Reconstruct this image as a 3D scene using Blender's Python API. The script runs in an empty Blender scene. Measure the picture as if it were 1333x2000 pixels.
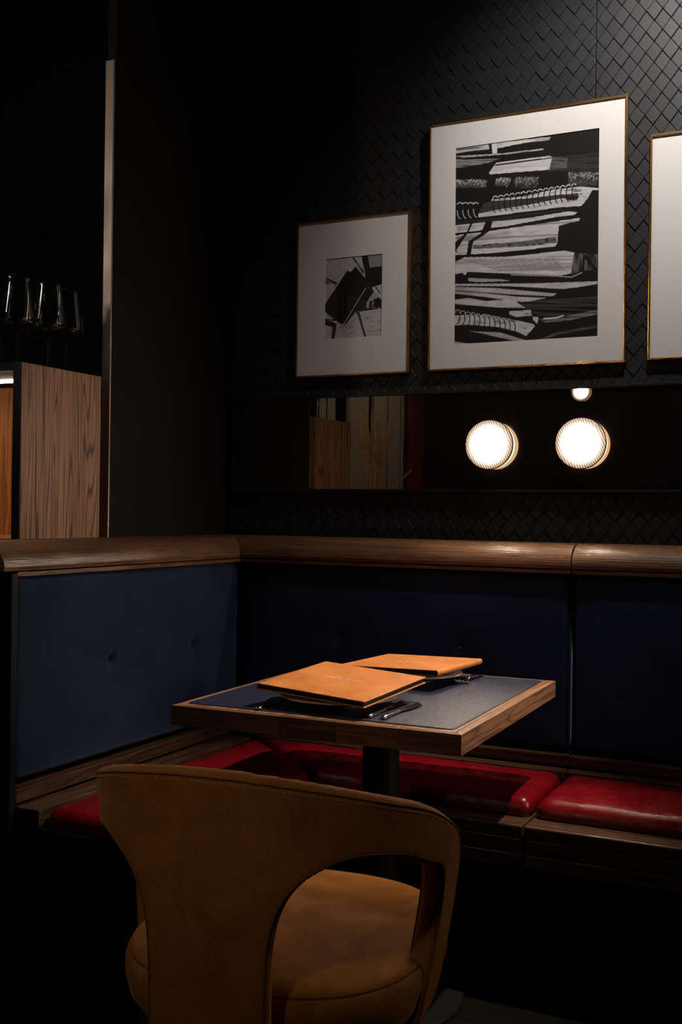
import bpy, bmesh, math, random
import numpy as np
from mathutils import Vector, Matrix
random.seed(7); rng = np.random.default_rng(7)
SC = bpy.context.scene; COL = SC.collection
PI = math.pi

# ------------------------------------------------------------------ camera, world, lights, exposure
F_PX = 2120.0; YAW = math.radians(25.9); ROLL = 0.0135
cam_d = bpy.data.cameras.new('camera'); cam = bpy.data.objects.new('camera', cam_d); COL.objects.link(cam)
cam_d.sensor_fit = 'VERTICAL'; cam_d.sensor_height = 36.0; cam_d.lens = F_PX / 2000.0 * 36.0
cam_d.clip_start = 0.05; cam_d.clip_end = 60
fwd = Vector((-math.sin(YAW), math.cos(YAW), 0)); rgt = Vector((math.cos(YAW), math.sin(YAW), 0)); up = Vector((0, 0, 1))
cr, sr = math.cos(ROLL), math.sin(ROLL)
R2 = rgt * cr + up * sr; U2 = up * cr - rgt * sr
cam.matrix_world = Matrix(((R2.x, U2.x, -fwd.x, 0), (R2.y, U2.y, -fwd.y, 0), (R2.z, U2.z, -fwd.z, 1.2), (0, 0, 0, 1)))
SC.camera = cam

world = bpy.data.worlds.new('world'); SC.world = world; world.use_nodes = True
world.node_tree.nodes['Background'].inputs[0].default_value = (0.7, 0.8, 1.0, 1)
world.node_tree.nodes['Background'].inputs[1].default_value = 0.0008

def spot(name, loc, target, watts, color, cone, blend=0.5, radius=0.03):
    d = bpy.data.lights.new(name, 'SPOT'); o = bpy.data.objects.new(name, d); COL.objects.link(o)
    d.energy = watts; d.color = color; d.spot_size = math.radians(cone); d.spot_blend = blend; d.shadow_soft_size = radius
    o.location = loc; o.rotation_euler = (Vector(target) - Vector(loc)).to_track_quat('-Z', 'Y').to_euler()
    return o
# ceiling spotlights: one washing the pictures from the right, one straight above the table; two added fills
spot('picture_spotlight', (-0.40, 2.54, 2.98), (-0.64, 3.2, 2.36), 74, (1.0, 0.94, 0.90), 84, 0.9, 0.025)
spot('chair_fill', (-0.55, -0.75, 2.98), (-0.84, 1.31, 0.96), 40, (1.0, 0.80, 0.62), 17, 1.0, 0.06)  # added fill from behind the camera to brighten the chair back
spot('table_spotlight', (-0.15, 2.94, 2.98), (-1.02, 2.50, 0.75), 335, (1.0, 0.80, 0.62), 35, 0.8, 0.02)
spot('panel_fill', (-2.65, -0.70, 3.0), (-3.25, -0.70, 1.7), 15, (1.0, 0.82, 0.66), 80, 0.8, 0.03)  # added wash so the far-left panels show in the mirror
# added low fill light far right, raking along the benches and under the table
spot('side_fill', (1.85, 2.88, 1.46), (-1.6, 2.55, 0.62), 78, (1.0, 0.80, 0.62), 34, 0.9, 0.30)
LAMP_CORE = 420.0; LAMP_COL = (1.0, 0.80, 0.60)
SC.view_settings.view_transform = 'Standard'; SC.view_settings.look = 'None'
SC.view_settings.exposure = 0.0; SC.view_settings.gamma = 1.0; SC.view_settings.use_curve_mapping = False
SC.cycles.use_denoising = True
SC.cycles.max_bounces = 8; SC.cycles.transparent_max_bounces = 12; SC.cycles.caustics_reflective = False
SC.cycles.sample_clamp_indirect = 6.0

# ------------------------------------------------------------------ helpers
def empty(name, loc=(0, 0, 0), rz=0.0, label=None, cat=None, group=None, kind=None):
    o = bpy.data.objects.new(name, None); COL.objects.link(o)
    o.empty_display_size = 0.05; o.location = loc; o.rotation_euler = (0, 0, rz)
    return tag(o, label, cat, group, kind)
def tag(o, label=None, cat=None, group=None, kind=None):
    if label: o['label'] = label
    if cat: o['category'] = cat
    if group: o['group'] = group
    if kind: o['kind'] = kind
    return o
def root_mat(o):
    return Matrix.Translation(o.location) @ o.rotation_euler.to_matrix().to_4x4()
def world_of(p):
    m = Matrix.Identity(4)
    while p is not None:
        m = root_mat(p) @ m; p = p.parent
    return m
def mesh(name, V, Fc, mat, parent=None, smooth=False, world=True, bevel=0, seg=2, kind=None, label=None, origin=None):
    me = bpy.data.meshes.new(name)
    V = [Vector(v) for v in V]
    if world and parent is not None:
        inv = world_of(parent).inverted(); V = [inv @ v for v in V]
    if origin is not None:
        og = Vector(origin); V = [v - og for v in V]
    me.from_pydata([tuple(v) for v in V], [], [tuple(f) for f in Fc]); me.validate()
    bm = bmesh.new(); bm.from_mesh(me); bmesh.ops.recalc_face_normals(bm, faces=bm.faces); bm.to_mesh(me); bm.free()
    if mat is not None: me.materials.append(mat)
    if smooth:
        me.polygons.foreach_set('use_smooth', [True] * len(me.polygons))
    me.update()
    o = bpy.data.objects.new(name, me); COL.objects.link(o)
    if origin is not None: o.location = origin
    if parent is not None: o.parent = parent
    if bevel:
        b = o.modifiers.new('bevel', 'BEVEL'); b.width = bevel; b.segments = seg; b.limit_method = 'ANGLE'; b.angle_limit = 0.6
        b.harden_normals = False
    if kind: o['kind'] = kind
    if label: o['label'] = label
    return o
class MB:
    def __init__(s): s.V = []; s.F = []
    def add(s, V, Fc):
        n = len(s.V); s.V += [tuple(v) for v in V]; s.F += [tuple(i + n for i in f) for f in Fc]; return s
    def box(s, x0, x1, y0, y1, z0, z1):
        return s.add([(x0,y0,z0),(x1,y0,z0),(x1,y1,z0),(x0,y1,z0),(x0,y0,z1),(x1,y0,z1),(x1,y1,z1),(x0,y1,z1)],
                     [(0,3,2,1),(4,5,6,7),(0,1,5,4),(1,2,6,5),(2,3,7,6),(3,0,4,7)])
    def tube(s, pts, rad, n=10, caps=True, squash=None):
        pts = [Vector(p) for p in pts]; m = len(pts)
        if not hasattr(rad, '__len__'): rad = [rad] * m
        V = []; prev = None
        for i, p in enumerate(pts):
            t = (pts[min(i + 1, m - 1)] - pts[max(i - 1, 0)]).normalized()
            if prev is None:
                a = Vector((0, 0, 1)) if abs(t.z) < 0.9 else Vector((1, 0, 0))
                u = t.cross(a).normalized()
            else:
                u = (prev - t * prev.dot(t)).normalized()
            prev = u; w = t.cross(u)
            q = squash[i] if squash else 1.0
            for k in range(n):
                an = 2 * PI * k / n
                V.append(p + u * math.cos(an) * rad[i] + w * math.sin(an) * rad[i] * q)
        Fc = []
        for i in range(m - 1):
            for k in range(n):
                a = i * n + k; b = i * n + (k + 1) % n
                Fc.append((a, b, b + n, a + n))
        if caps:
            Fc.append(tuple(range(n))[::-1]); Fc.append(tuple(range((m - 1) * n, m * n)))
        return s.add(V, Fc)
    def lathe(s, prof, c, n=32, axis='z', sx=1.0, sy=1.0, closed_top=True):
        V = []; Fc = []
        for (r, h) in prof:
            for k in range(n):
                a = 2 * PI * k / n
                if axis == 'z': V.append((c[0] + r * math.cos(a) * sx, c[1] + r * math.sin(a) * sy, c[2] + h))
                else: V.append((c[0] + r * math.cos(a), c[1] - h, c[2] + r * math.sin(a)))
        for i in range(len(prof) - 1):
            for k in range(n):
                a = i * n + k; b = i * n + (k + 1) % n
                Fc.append((a, b, b + n, a + n))
        if closed_top:
            Fc.append(tuple(range(n))[::-1]); Fc.append(tuple(range((len(prof) - 1) * n, len(prof) * n)))
        return s.add(V, Fc)
    def prism(s, poly, a0, a1, axis):
        """extrude a 2D polygon along an axis: x -> poly in (y,z), y -> poly in (x,z), z -> poly in (x,y)"""
        n = len(poly); V = []
        for a in (a0, a1):
            for (p, q) in poly:
                V.append({'x': (a, p, q), 'y': (p, a, q), 'z': (p, q, a)}[axis])
        Fc = [tuple(range(n)), tuple(range(n, 2 * n))[::-1]] + [(i, (i + 1) % n, (i + 1) % n + n, i + n) for i in range(n)]
        return s.add(V, Fc)
    def obj(s, name, mat, parent=None, **k): return mesh(name, s.V, s.F, mat, parent, **k)

# ------------------------------------------------------------------ materials (procedural)
def newmat(name):
    m = bpy.data.materials.new(name); m.use_nodes = True; nt = m.node_tree
    return m, nt, nt.nodes['Principled BSDF']
def N(nt, t, **k):
    n = nt.nodes.new(t)
    for a, b in k.items(): setattr(n, a, b)
    return n
def coords(nt, scale=(1, 1, 1), rot=(0, 0, 0)):
    tc = N(nt, 'ShaderNodeTexCoord'); mp = N(nt, 'ShaderNodeMapping')
    mp.inputs['Scale'].default_value = scale; mp.inputs['Rotation'].default_value = rot
    nt.links.new(tc.outputs['Object'], mp.inputs['Vector']); return mp.outputs[0]
def noise(nt, vec, scale, detail=4, rough=0.55, dist=0.0):
    n = N(nt, 'ShaderNodeTexNoise'); n.inputs['Scale'].default_value = scale; n.inputs['Detail'].default_value = detail
    n.inputs['Roughness'].default_value = rough; n.inputs['Distortion'].default_value = dist
    nt.links.new(vec, n.inputs['Vector']); return n.outputs['Fac']
def ramp(nt, fac, stops):
    r = N(nt, 'ShaderNodeValToRGB'); e = r.color_ramp.elements
    while len(e) < len(stops): e.new(0.5)
    for i, (p, c) in enumerate(stops):
        e[i].position = p; e[i].color = (c[0], c[1], c[2], 1) if hasattr(c, '__len__') else (c, c, c, 1)
    nt.links.new(fac, r.inputs[0]); return r.outputs[0]
def bump(nt, b, h, strength, dist):
    n = N(nt, 'ShaderNodeBump'); n.inputs['Strength'].default_value = strength; n.inputs['Distance'].default_value = dist
    nt.links.new(h, n.inputs['Height']); nt.links.new(n.outputs[0], b.inputs['Normal']); return n
def plain(name, col, rough=0.5, metal=0.0, spec=0.5, nscale=0, namt=0.0, bscale=0, bdist=0.0):
    m, nt, b = newmat(name)
    b.inputs['Base Color'].default_value = (*col, 1); b.inputs['Roughness'].default_value = rough
    b.inputs['Metallic'].default_value = metal; b.inputs['Specular IOR Level'].default_value = spec
    v = coords(nt)
    f = noise(nt, v, nscale or 20)
    c = [max(0, x) for x in col]; k = namt or 0.12
    nt.links.new(ramp(nt, f, [(0.3, [x * (1 - k) for x in c]), (0.7, [x * (1 + k) for x in c])]), b.inputs['Base Color'])
    if bscale: bump(nt, b, noise(nt, v, bscale, 5), 0.6, bdist)
    return m
def wood(name, dark, light, axis='x', rough=0.45, fine=160.0, band=9.0, spec=0.4, bumpd=0.0006, contrast=1.0):
    m, nt, b = newmat(name)
    i = 'xyz'.index(axis)
    sc = [1.0, 1.0, 1.0]; sc[i] = 0.07
    sc2 = [1.0, 1.0, 1.0]; sc2[i] = 0.022
    f1 = noise(nt, coords(nt, sc), band, 3, 0.5, 1.4)
    w = N(nt, 'ShaderNodeMath', operation='MULTIPLY'); w.inputs[1].default_value = 9.0; nt.links.new(f1, w.inputs[0])
    w2 = N(nt, 'ShaderNodeMath', operation='FRACT'); nt.links.new(w.outputs[0], w2.inputs[0])
    rings = ramp(nt, w2.outputs[0], [(0.0, 0.15), (0.18, 0.75), (0.8, 0.95), (1.0, 0.15)])
    f2 = noise(nt, coords(nt, sc2), fine, 3, 0.6, 0.2)
    pores = ramp(nt, f2, [(0.40, 0.0), (0.50, 1.0)])
    mx = N(nt, 'ShaderNodeMix', data_type='RGBA', blend_type='MULTIPLY'); mx.inputs[0].default_value = 0.75 * contrast
    nt.links.new(rings, mx.inputs[6]); nt.links.new(pores, mx.inputs[7])
    bw = N(nt, 'ShaderNodeRGBToBW'); nt.links.new(mx.outputs[2], bw.inputs[0])
    nt.links.new(ramp(nt, bw.outputs[0], [(0.0, dark), (1.0, light)]), b.inputs['Base Color'])
    b.inputs['Roughness'].default_value = rough; b.inputs['Specular IOR Level'].default_value = spec
    bump(nt, b, bw.outputs[0], 0.5, bumpd)
    return m
def velvet(name, col, col2, sheen=0.6, sheen_col=(1, 1, 1), rough=0.8, scale=5.0):
    m, nt, b = newmat(name)
    v = coords(nt)
    f = noise(nt, v, scale, 6, 0.65, 0.8); g = noise(nt, v, 240, 2, 0.5)
    a = N(nt, 'ShaderNodeMath', operation='MULTIPLY_ADD'); a.inputs[1].default_value = 0.35; nt.links.new(g, a.inputs[0]); nt.links.new(f, a.inputs[2])
    nt.links.new(ramp(nt, a.outputs[0], [(0.45, col), (0.9, col2)]), b.inputs['Base Color'])
    b.inputs['Roughness'].default_value = rough; b.inputs['Specular IOR Level'].default_value = 0.15
    b.inputs['Sheen Weight'].default_value = sheen; b.inputs['Sheen Roughness'].default_value = 0.35
    b.inputs['Sheen Tint'].default_value = (*sheen_col, 1)
    bump(nt, b, a.outputs[0], 0.25, 0.0015)
    return m
def leather(name, col, col2, rough, scale=6, grain=350, gd=0.0004, spec=0.5, wr=0.0):
    m, nt, b = newmat(name); v = coords(nt)
    f = noise(nt, v, scale, 6, 0.6, 0.6)
    nt.links.new(ramp(nt, f, [(0.35, col), (0.7, col2)]), b.inputs['Base Color'])
    rr = ramp(nt, noise(nt, v, scale * 4, 4), [(0.3, rough * 0.8), (0.7, rough * 1.25)])
    nt.links.new(rr, b.inputs['Roughness']); b.inputs['Specular IOR Level'].default_value = spec
    vo = N(nt, 'ShaderNodeTexVoronoi'); vo.inputs['Scale'].default_value = grain; nt.links.new(v, vo.inputs['Vector'])
    if wr:
        w = noise(nt, coords(nt, (1, 1, 1)), 26, 5, 0.7, 2.0)
        wv = ramp(nt, w, [(0.44, 0.0), (0.5, 1.0), (0.56, 0.0)])
        ad = N(nt, 'ShaderNodeMath', operation='MULTIPLY_ADD'); ad.inputs[1].default_value = wr
        bwn = N(nt, 'ShaderNodeRGBToBW'); nt.links.new(wv, bwn.inputs[0])
        nt.links.new(bwn.outputs[0], ad.inputs[0]); nt.links.new(vo.outputs['Distance'], ad.inputs[2])
        bump(nt, b, ad.outputs[0], 0.5, gd)
    else:
        bump(nt, b, vo.outputs['Distance'], 0.5, gd)
    return m
def emit(name, col, strength):
    m, nt, b = newmat(name); b.inputs['Base Color'].default_value = (0, 0, 0, 1)
    b.inputs['Emission Color'].default_value = (*col, 1); b.inputs['Emission Strength'].default_value = strength
    return m
def pane_glass(name, rough=0.02):
    m, nt, b = newmat(name); nt.nodes.remove(b); out = nt.nodes['Material Output']
    t = N(nt, 'ShaderNodeBsdfTransparent'); g = N(nt, 'ShaderNodeBsdfGlossy'); g.inputs['Roughness'].default_value = rough
    lw = N(nt, 'ShaderNodeLayerWeight'); lw.inputs['Blend'].default_value = 0.5
    pw = N(nt, 'ShaderNodeMath', operation='POWER'); pw.inputs[1].default_value = 5.0; nt.links.new(lw.outputs['Facing'], pw.inputs[0])
    f = N(nt, 'ShaderNodeMath', operation='MULTIPLY_ADD'); f.inputs[1].default_value = 0.96; f.inputs[2].default_value = 0.03; nt.links.new(pw.outputs[0], f.inputs[0])
    mx = N(nt, 'ShaderNodeMixShader'); nt.links.new(f.outputs[0], mx.inputs[0]); nt.links.new(t.outputs[0], mx.inputs[1]); nt.links.new(g.outputs[0], mx.inputs[2])
    nt.links.new(mx.outputs[0], out.inputs[0]); return m
def drink_glass(name):
    m, nt, b = newmat(name)
    b.inputs['Base Color'].default_value = (0.97, 0.98, 0.98, 1); b.inputs['Roughness'].default_value = 0.01
    b.inputs['Transmission Weight'].default_value = 1.0; b.inputs['IOR'].default_value = 1.47
    return m
def mirror_mat(name):
    m, nt, b = newmat(name); nt.nodes.remove(b); out = nt.nodes['Material Output']
    g = N(nt, 'ShaderNodeBsdfGlossy'); g.inputs['Roughness'].default_value = 0.0; g.inputs['Color'].default_value = (0.30, 0.285, 0.26, 1)
    h = N(nt, 'ShaderNodeBsdfGlossy'); h.inputs['Roughness'].default_value = 0.5; h.inputs['Color'].default_value = (0.16, 0.13, 0.12, 1)
    fac = ramp(nt, noise(nt, coords(nt), 12, 5, 0.6, 0.5), [(0.35, 0.06), (0.75, 0.10)])
    mx = N(nt, 'ShaderNodeMixShader'); nt.links.new(fac, mx.inputs[0]); nt.links.new(g.outputs[0], mx.inputs[1]); nt.links.new(h.outputs[0], mx.inputs[2])
    nt.links.new(mx.outputs[0], out.inputs[0]); return m
def brushed(name, col, rough=0.3, axis='z'):
    m, nt, b = newmat(name); sc = [400.0, 400.0, 400.0]; sc['xyz'.index(axis)] = 4.0
    f = noise(nt, coords(nt, sc), 1.0, 2)
    nt.links.new(ramp(nt, f, [(0.3, [c * 0.8 for c in col]), (0.7, [min(1, c * 1.15) for c in col])]), b.inputs['Base Color'])
    b.inputs['Metallic'].default_value = 1.0
    nt.links.new(ramp(nt, noise(nt, coords(nt), 3.0, 3), [(0.3, rough * 0.7), (0.7, rough * 1.3)]), b.inputs['Roughness'])
    return m

M = {}
M['tile'] = plain('embossed_black_leather', (0.0055, 0.0060, 0.0072), 0.55, 0, 0.36, 30, 0.25, 200, 0.0007)
M['groove'] = plain('dark_backing', (0.002, 0.002, 0.0022), 0.8, 0, 0.08)
M['black_wall'] = plain('black_paint', (0.010, 0.0085, 0.0075), 0.75, 0, 0.12, 4, 0.15)
M['void_wall'] = plain('dark_wall_paint', (0.0015, 0.0015, 0.0015), 0.8, 0, 0.05, 4, 0.15)
M['floor'] = wood('dark_floor_boards', (0.001, 0.0008, 0.0006), (0.004, 0.003, 0.002), 'x', 0.7, 120, 5, 0.08)
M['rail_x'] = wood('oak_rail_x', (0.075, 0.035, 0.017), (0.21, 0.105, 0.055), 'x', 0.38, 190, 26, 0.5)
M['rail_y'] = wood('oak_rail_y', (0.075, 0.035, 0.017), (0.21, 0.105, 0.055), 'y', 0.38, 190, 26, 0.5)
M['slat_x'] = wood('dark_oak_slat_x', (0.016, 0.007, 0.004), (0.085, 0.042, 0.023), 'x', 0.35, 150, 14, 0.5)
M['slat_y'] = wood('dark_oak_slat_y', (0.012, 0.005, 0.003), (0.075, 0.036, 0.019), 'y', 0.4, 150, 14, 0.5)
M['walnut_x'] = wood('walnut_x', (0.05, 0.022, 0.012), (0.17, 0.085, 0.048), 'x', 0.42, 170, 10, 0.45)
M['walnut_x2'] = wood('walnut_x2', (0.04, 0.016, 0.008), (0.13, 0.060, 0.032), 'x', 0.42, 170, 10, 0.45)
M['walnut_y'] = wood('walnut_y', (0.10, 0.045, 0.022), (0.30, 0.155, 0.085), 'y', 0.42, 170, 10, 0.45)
M['plinth'] = plain('black_plinth', (0.004, 0.0035, 0.003), 0.6, 0, 0.2)
M['blue'] = velvet('navy_velvet', (0.008, 0.015, 0.042), (0.019, 0.033, 0.080), 0.5, (0.5, 0.6, 0.85), 0.85, 4)
M['blue_button_lit'] = velvet('navy_velvet_button_lit', (0.05, 0.10, 0.22), (0.07, 0.13, 0.26), 0.4, (0.5, 0.6, 0.9), 0.6, 30)  # paler than the pads: light caught by the buttons is in the colour
M['red'] = leather('oxblood_leather', (0.11, 0.0012, 0.004), (0.18, 0.0025, 0.008), 0.27, 5, 420, 0.0004, 0.5, 0.25)
M['suede'] = velvet('mustard_suede', (0.19, 0.068, 0.011), (0.38, 0.150, 0.032), 0.15, (1.0, 0.7, 0.4), 0.85, 9)
M['suede_dark'] = velvet('mustard_suede_edge', (0.11, 0.04, 0.012), (0.20, 0.08, 0.022), 0.2, (1.0, 0.7, 0.4), 0.85, 9)
M['thread'] = plain('tan_thread', (0.50, 0.27, 0.09), 0.7)
M['tan'] = leather('tan_menu_leather', (0.42, 0.145, 0.036), (0.60, 0.235, 0.065), 0.42, 14, 500, 0.0003)
M['pages'] = plain('black_pages', (0.006, 0.006, 0.007), 0.6)
M['foil'] = plain('rose_foil', (0.80, 0.52, 0.44), 0.28, 0.2)
M['mat'] = leather('navy_mat_leather', (0.006, 0.009, 0.034), (0.010, 0.014, 0.044), 0.36, 30, 700, 0.0009, 0.85)
M['china'] = plain('white_china', (0.62, 0.55, 0.47), 0.12, 0, 0.6, 5, 0.03)
M['steel'] = plain('polished_steel', (0.72, 0.71, 0.70), 0.16, 1.0)
M['strip'] = brushed('brushed_steel_strip', (0.50, 0.44, 0.41), 0.42)
M['strip_dull'] = brushed('dull_steel_strip', (0.40, 0.36, 0.34), 0.65)
M['gold'] = brushed('gold_frame', (0.62, 0.32, 0.11), 0.26)
M['gold_h'] = brushed('gold_frame_h', (0.62, 0.32, 0.11), 0.26, 'x')
M['mount'] = plain('white_mount_board', (0.74, 0.71, 0.68), 0.9, 0, 0.1, 200, 0.02)
M['black_metal'] = plain('black_metal', (0.010, 0.010, 0.011), 0.32, 0.3, 0.5)
M['column'] = plain('black_column', (0.004, 0.004, 0.004), 0.5, 0, 0.2)
M['pane'] = pane_glass('picture_glass')
M['glass'] = drink_glass('wine_glass')
M['mirror'] = mirror_mat('smoked_mirror')
M['led'] = emit('led_strip', (1.0, 0.80, 0.62), 30.0)
M['cab_in'] = wood('cabinet_inside_oak', (0.16, 0.055, 0.012), (0.42, 0.17, 0.045), 'z', 0.5, 190, 10, 0.3)
M['globe'] = emit('glowing_globe', (1.0, 0.78, 0.58), 75.0)
M['copper'] = plain('copper_ring', (0.80, 0.45, 0.28), 0.25, 1.0)
M['pampas'] = plain('dry_grass', (0.58, 0.38, 0.19), 0.8, 0, 0.2, 30, 0.3)
M['vase'] = plain('dark_ceramic', (0.02, 0.018, 0.016), 0.3)
M['beige'] = plain('beige_panel', (0.50, 0.40, 0.31), 0.5)
M['curtain'] = velvet('red_curtain', (0.12, 0.003, 0.005), (0.18, 0.006, 0.008), 0.3, (1, 0.3, 0.3))
M['amber'] = plain('amber_glass', (0.35, 0.18, 0.04), 0.1, 0.6)

# zebra-like veneer on the cabinet side
def veneer():
    m, nt, b = newmat('striped_veneer')
    v = coords(nt, (1, 1, 0.05))
    f = noise(nt, v, 16, 1, 0.4, 0.35)
    a = N(nt, 'ShaderNodeMath', operation='MULTIPLY'); a.inputs[1].default_value = 34; nt.links.new(f, a.inputs[0])
    fr = N(nt, 'ShaderNodeMath', operation='PINGPONG'); fr.inputs[1].default_value = 1.0; nt.links.new(a.outputs[0], fr.inputs[0])
    r1 = ramp(nt, fr.outputs[0], [(0.05, (0.10, 0.045, 0.026)), (0.40, (0.42, 0.215, 0.125))])
    g = ramp(nt, noise(nt, coords(nt, (1, 1, 0.012)), 330, 2, 0.6), [(0.38, 0.22), (0.52, 1.0)])
    mx = N(nt, 'ShaderNodeMix', data_type='RGBA', blend_type='MULTIPLY'); mx.inputs[0].default_value = 0.8
    nt.links.new(r1, mx.inputs[6]); nt.links.new(g, mx.inputs[7]); nt.links.new(mx.outputs[2], b.inputs['Base Color'])
    b.inputs['Roughness'].default_value = 0.55; b.inputs['Specular IOR Level'].default_value = 0.3
    return m
M['veneer'] = veneer()
def lens_mat():
    m, nt, b = newmat('ribbed_lens_glow'); out = nt.nodes['Material Output']
    tc = N(nt, 'ShaderNodeTexCoord'); sp = N(nt, 'ShaderNodeSeparateXYZ'); nt.links.new(tc.outputs['Object'], sp.inputs[0])
    cx = N(nt, 'ShaderNodeCombineXYZ'); nt.links.new(sp.outputs[0], cx.inputs[0]); nt.links.new(sp.outputs[2], cx.inputs[2])
    ln = N(nt, 'ShaderNodeVectorMath', operation='LENGTH'); nt.links.new(cx.outputs[0], ln.inputs[0])
    dv = N(nt, 'ShaderNodeMath', operation='DIVIDE'); dv.inputs[1].default_value = 0.0745; nt.links.new(ln.outputs['Value'], dv.inputs[0])
    # the bulb behind the lens: bright core falling off smoothly to a dim rim
    p1 = N(nt, 'ShaderNodeMath', operation='DIVIDE'); p1.inputs[1].default_value = 0.465; nt.links.new(dv.outputs[0], p1.inputs[0])
    p2 = N(nt, 'ShaderNodeMath', operation='POWER'); p2.inputs[1].default_value = 3.0; nt.links.new(p1.outputs[0], p2.inputs[0])
    p3 = N(nt, 'ShaderNodeMath', operation='MULTIPLY'); p3.inputs[1].default_value = -1.0; nt.links.new(p2.outputs[0], p3.inputs[0])
    core = N(nt, 'ShaderNodeMath', operation='EXPONENT'); nt.links.new(p3.outputs[0], core.inputs[0])
    mp = N(nt, 'ShaderNodeMapping'); mp.inputs['Rotation'].default_value = (0, math.radians(24), 0); nt.links.new(tc.outputs['Object'], mp.inputs[0])
    wv = N(nt, 'ShaderNodeTexWave', bands_direction='X'); wv.inputs['Scale'].default_value = 46; wv.inputs['Distortion'].default_value = 0.0
    nt.links.new(mp.outputs[0], wv.inputs['Vector'])
    a = N(nt, 'ShaderNodeMath', operation='MULTIPLY_ADD'); a.inputs[1].default_value = 1.35; a.inputs[2].default_value = 0.15; nt.links.new(wv.outputs['Fac'], a.inputs[0])
    tot = N(nt, 'ShaderNodeMath', operation='MULTIPLY_ADD'); tot.inputs[1].default_value = LAMP_CORE; tot.inputs[2].default_value = 0.45; nt.links.new(core.outputs[0], tot.inputs[0])
    cm = N(nt, 'ShaderNodeMath', operation='MULTIPLY'); nt.links.new(tot.outputs[0], cm.inputs[0]); nt.links.new(a.outputs[0], cm.inputs[1])
    b.inputs['Base Color'].default_value = (0.6, 0.6, 0.6, 1); b.inputs['Roughness'].default_value = 0.15
    nt.links.new(ramp(nt, dv.outputs[0], [(0.6, LAMP_COL), (1.0, (1.0, 0.58, 0.36))]), b.inputs['Emission Color']); nt.links.new(cm.outputs[0], b.inputs['Emission Strength'])
    return m
M['lens'] = lens_mat()
M['drum'] = emit('glowing_drum_glass', (1.0, 0.62, 0.36), 2.4)

# ------------------------------------------------------------------ the room
WY = 3.22      # picture wall
WX = -2.006    # short wall to the left
def structure(name, mb, mat, **k):
    o = mb.obj(name, mat, None, kind='structure', **k); return o
structure('floor', MB().box(-3.3, 2.0, -1.8, 3.4, -0.05, 0.0), M['floor'])
structure('ceiling', MB().box(-3.3, 2.0, -1.8, 3.4, 3.05, 3.10), M['void_wall'])
structure('wall_front', MB().box(-3.3, 2.0, -1.85, -1.75, 0, 3.05), M['void_wall'])
structure('wall_right', MB().box(1.95, 2.05, -1.75, 3.4, 0, 3.05), M['void_wall'])
wl = structure('wall_left', MB().box(-3.35, -3.25, -1.75, 3.4, 0, 3.05), M['void_wall'])
wb = structure('wall_back', MB().box(-3.25, 1.95, WY + 0.004, WY + 0.12, 0, 3.05), M['groove'])
wc = structure('wall_corner', MB().box(WX - 0.028, WX, 2.574, WY + 0.004, 0, 3.05), M['black_wall'])
MB().box(WX - 0.031, WX - 0.0015, 2.567, 2.574, 0, 2.52).obj('steel_strip', M['strip_dull'], wc, bevel=0.001)
structure('trim_1', MB().box(WX, WX + 0.010, WY - 0.012, WY, 1.13, 3.05), M['black_metal'])

# embossed diamond tiles on the picture wall
TW, TH = 0.0470, 0.0607
SEAMX = -0.742
X0, X1, Z0, Z1 = WX + 0.012, 0.50, 1.095, 3.0
PX, PZ = -0.5505, 2.6385      # a tile corner read from the photograph
def clip(poly, f):
    out = []
    for i in range(len(poly)):
        a, b = poly[i], poly[(i + 1) % len(poly)]; fa, fb = f(a), f(b)
        if fa >= 0: out.append(a)
        if fa * fb < 0:
            t = fa / (fa - fb); out.append((a[0] + (b[0] - a[0]) * t, a[1] + (b[1] - a[1]) * t))
    return out
def tile_geo(poly, tilt=(0, 0), h=0.0032, lift=0.0):
    cx = sum(p[0] for p in poly) / len(poly); cz = sum(p[1] for p in poly) / len(poly); n = len(poly)
    def ins(p, d):
        L = math.hypot(p[0] - cx, p[1] - cz); k = max(0.0, (L - d) / L) if L > 1e-6 else 0; return (cx + (p[0] - cx) * k, cz + (p[1] - cz) * k)
    V = []
    for (d, hh) in ((0.0002, 0.0), (0.0006, h - 0.0008 + lift), (0.0022, h + lift)):
        for p in poly:
            q = ins(p, d); y = hh + ((q[0] - cx) * tilt[0] + (q[1] - cz) * tilt[1] if hh else 0)
            V.append((q[0] - cx, -y, q[1] - cz))
    Fc = [tuple(range(2 * n, 3 * n))]
    for r in (0, 1):
        for i in range(n):
            Fc.append((r * n + i, r * n + (i + 1) % n, (r + 1) * n + (i + 1) % n, (r + 1) * n + i))
    return V, Fc, (cx, cz)
full = []; cut = []
i0 = int((X0 - PX) / (TW / 2)) - 2; i1 = int((X1 - PX) / (TW / 2)) + 2
j0 = int((Z0 - PZ) / (TH / 2)) - 2; j1 = int((Z1 - PZ) / (TH / 2)) + 2
for i in range(i0, i1):
    for j in range(j0, j1):
        if (i + j) % 2: continue
        cx, cz = PX + i * TW / 2, PZ + j * TH / 2
        base = [(cx - TW / 2, cz), (cx, cz - TH / 2), (cx + TW / 2, cz), (cx, cz + TH / 2)]
        P = base
        for f in (lambda p: p[0] - X0, lambda p: X1 - p[0], lambda p: p[1] - Z0, lambda p: Z1 - p[1]):
            P = clip(P, f) if P else P
        if not P or len(P) < 3: continue
        for f in (lambda p: p[0] - SEAMX - 0.0008, lambda p: SEAMX - 0.0008 - p[0]):
            Q = clip(P, f)
            if len(Q) < 3: continue
            ar = abs(sum(Q[k][0] * Q[(k + 1) % len(Q)][1] - Q[(k + 1) % len(Q)][0] * Q[k][1] for k in range(len(Q)))) / 2
            if ar < 8e-5: continue
            if len(Q) == 4 and abs(ar - TW * TH / 2) < 1e-5: full.append((cx, cz, j % 2))
            else: cut.append((Q, j % 2))
variants = []
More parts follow.
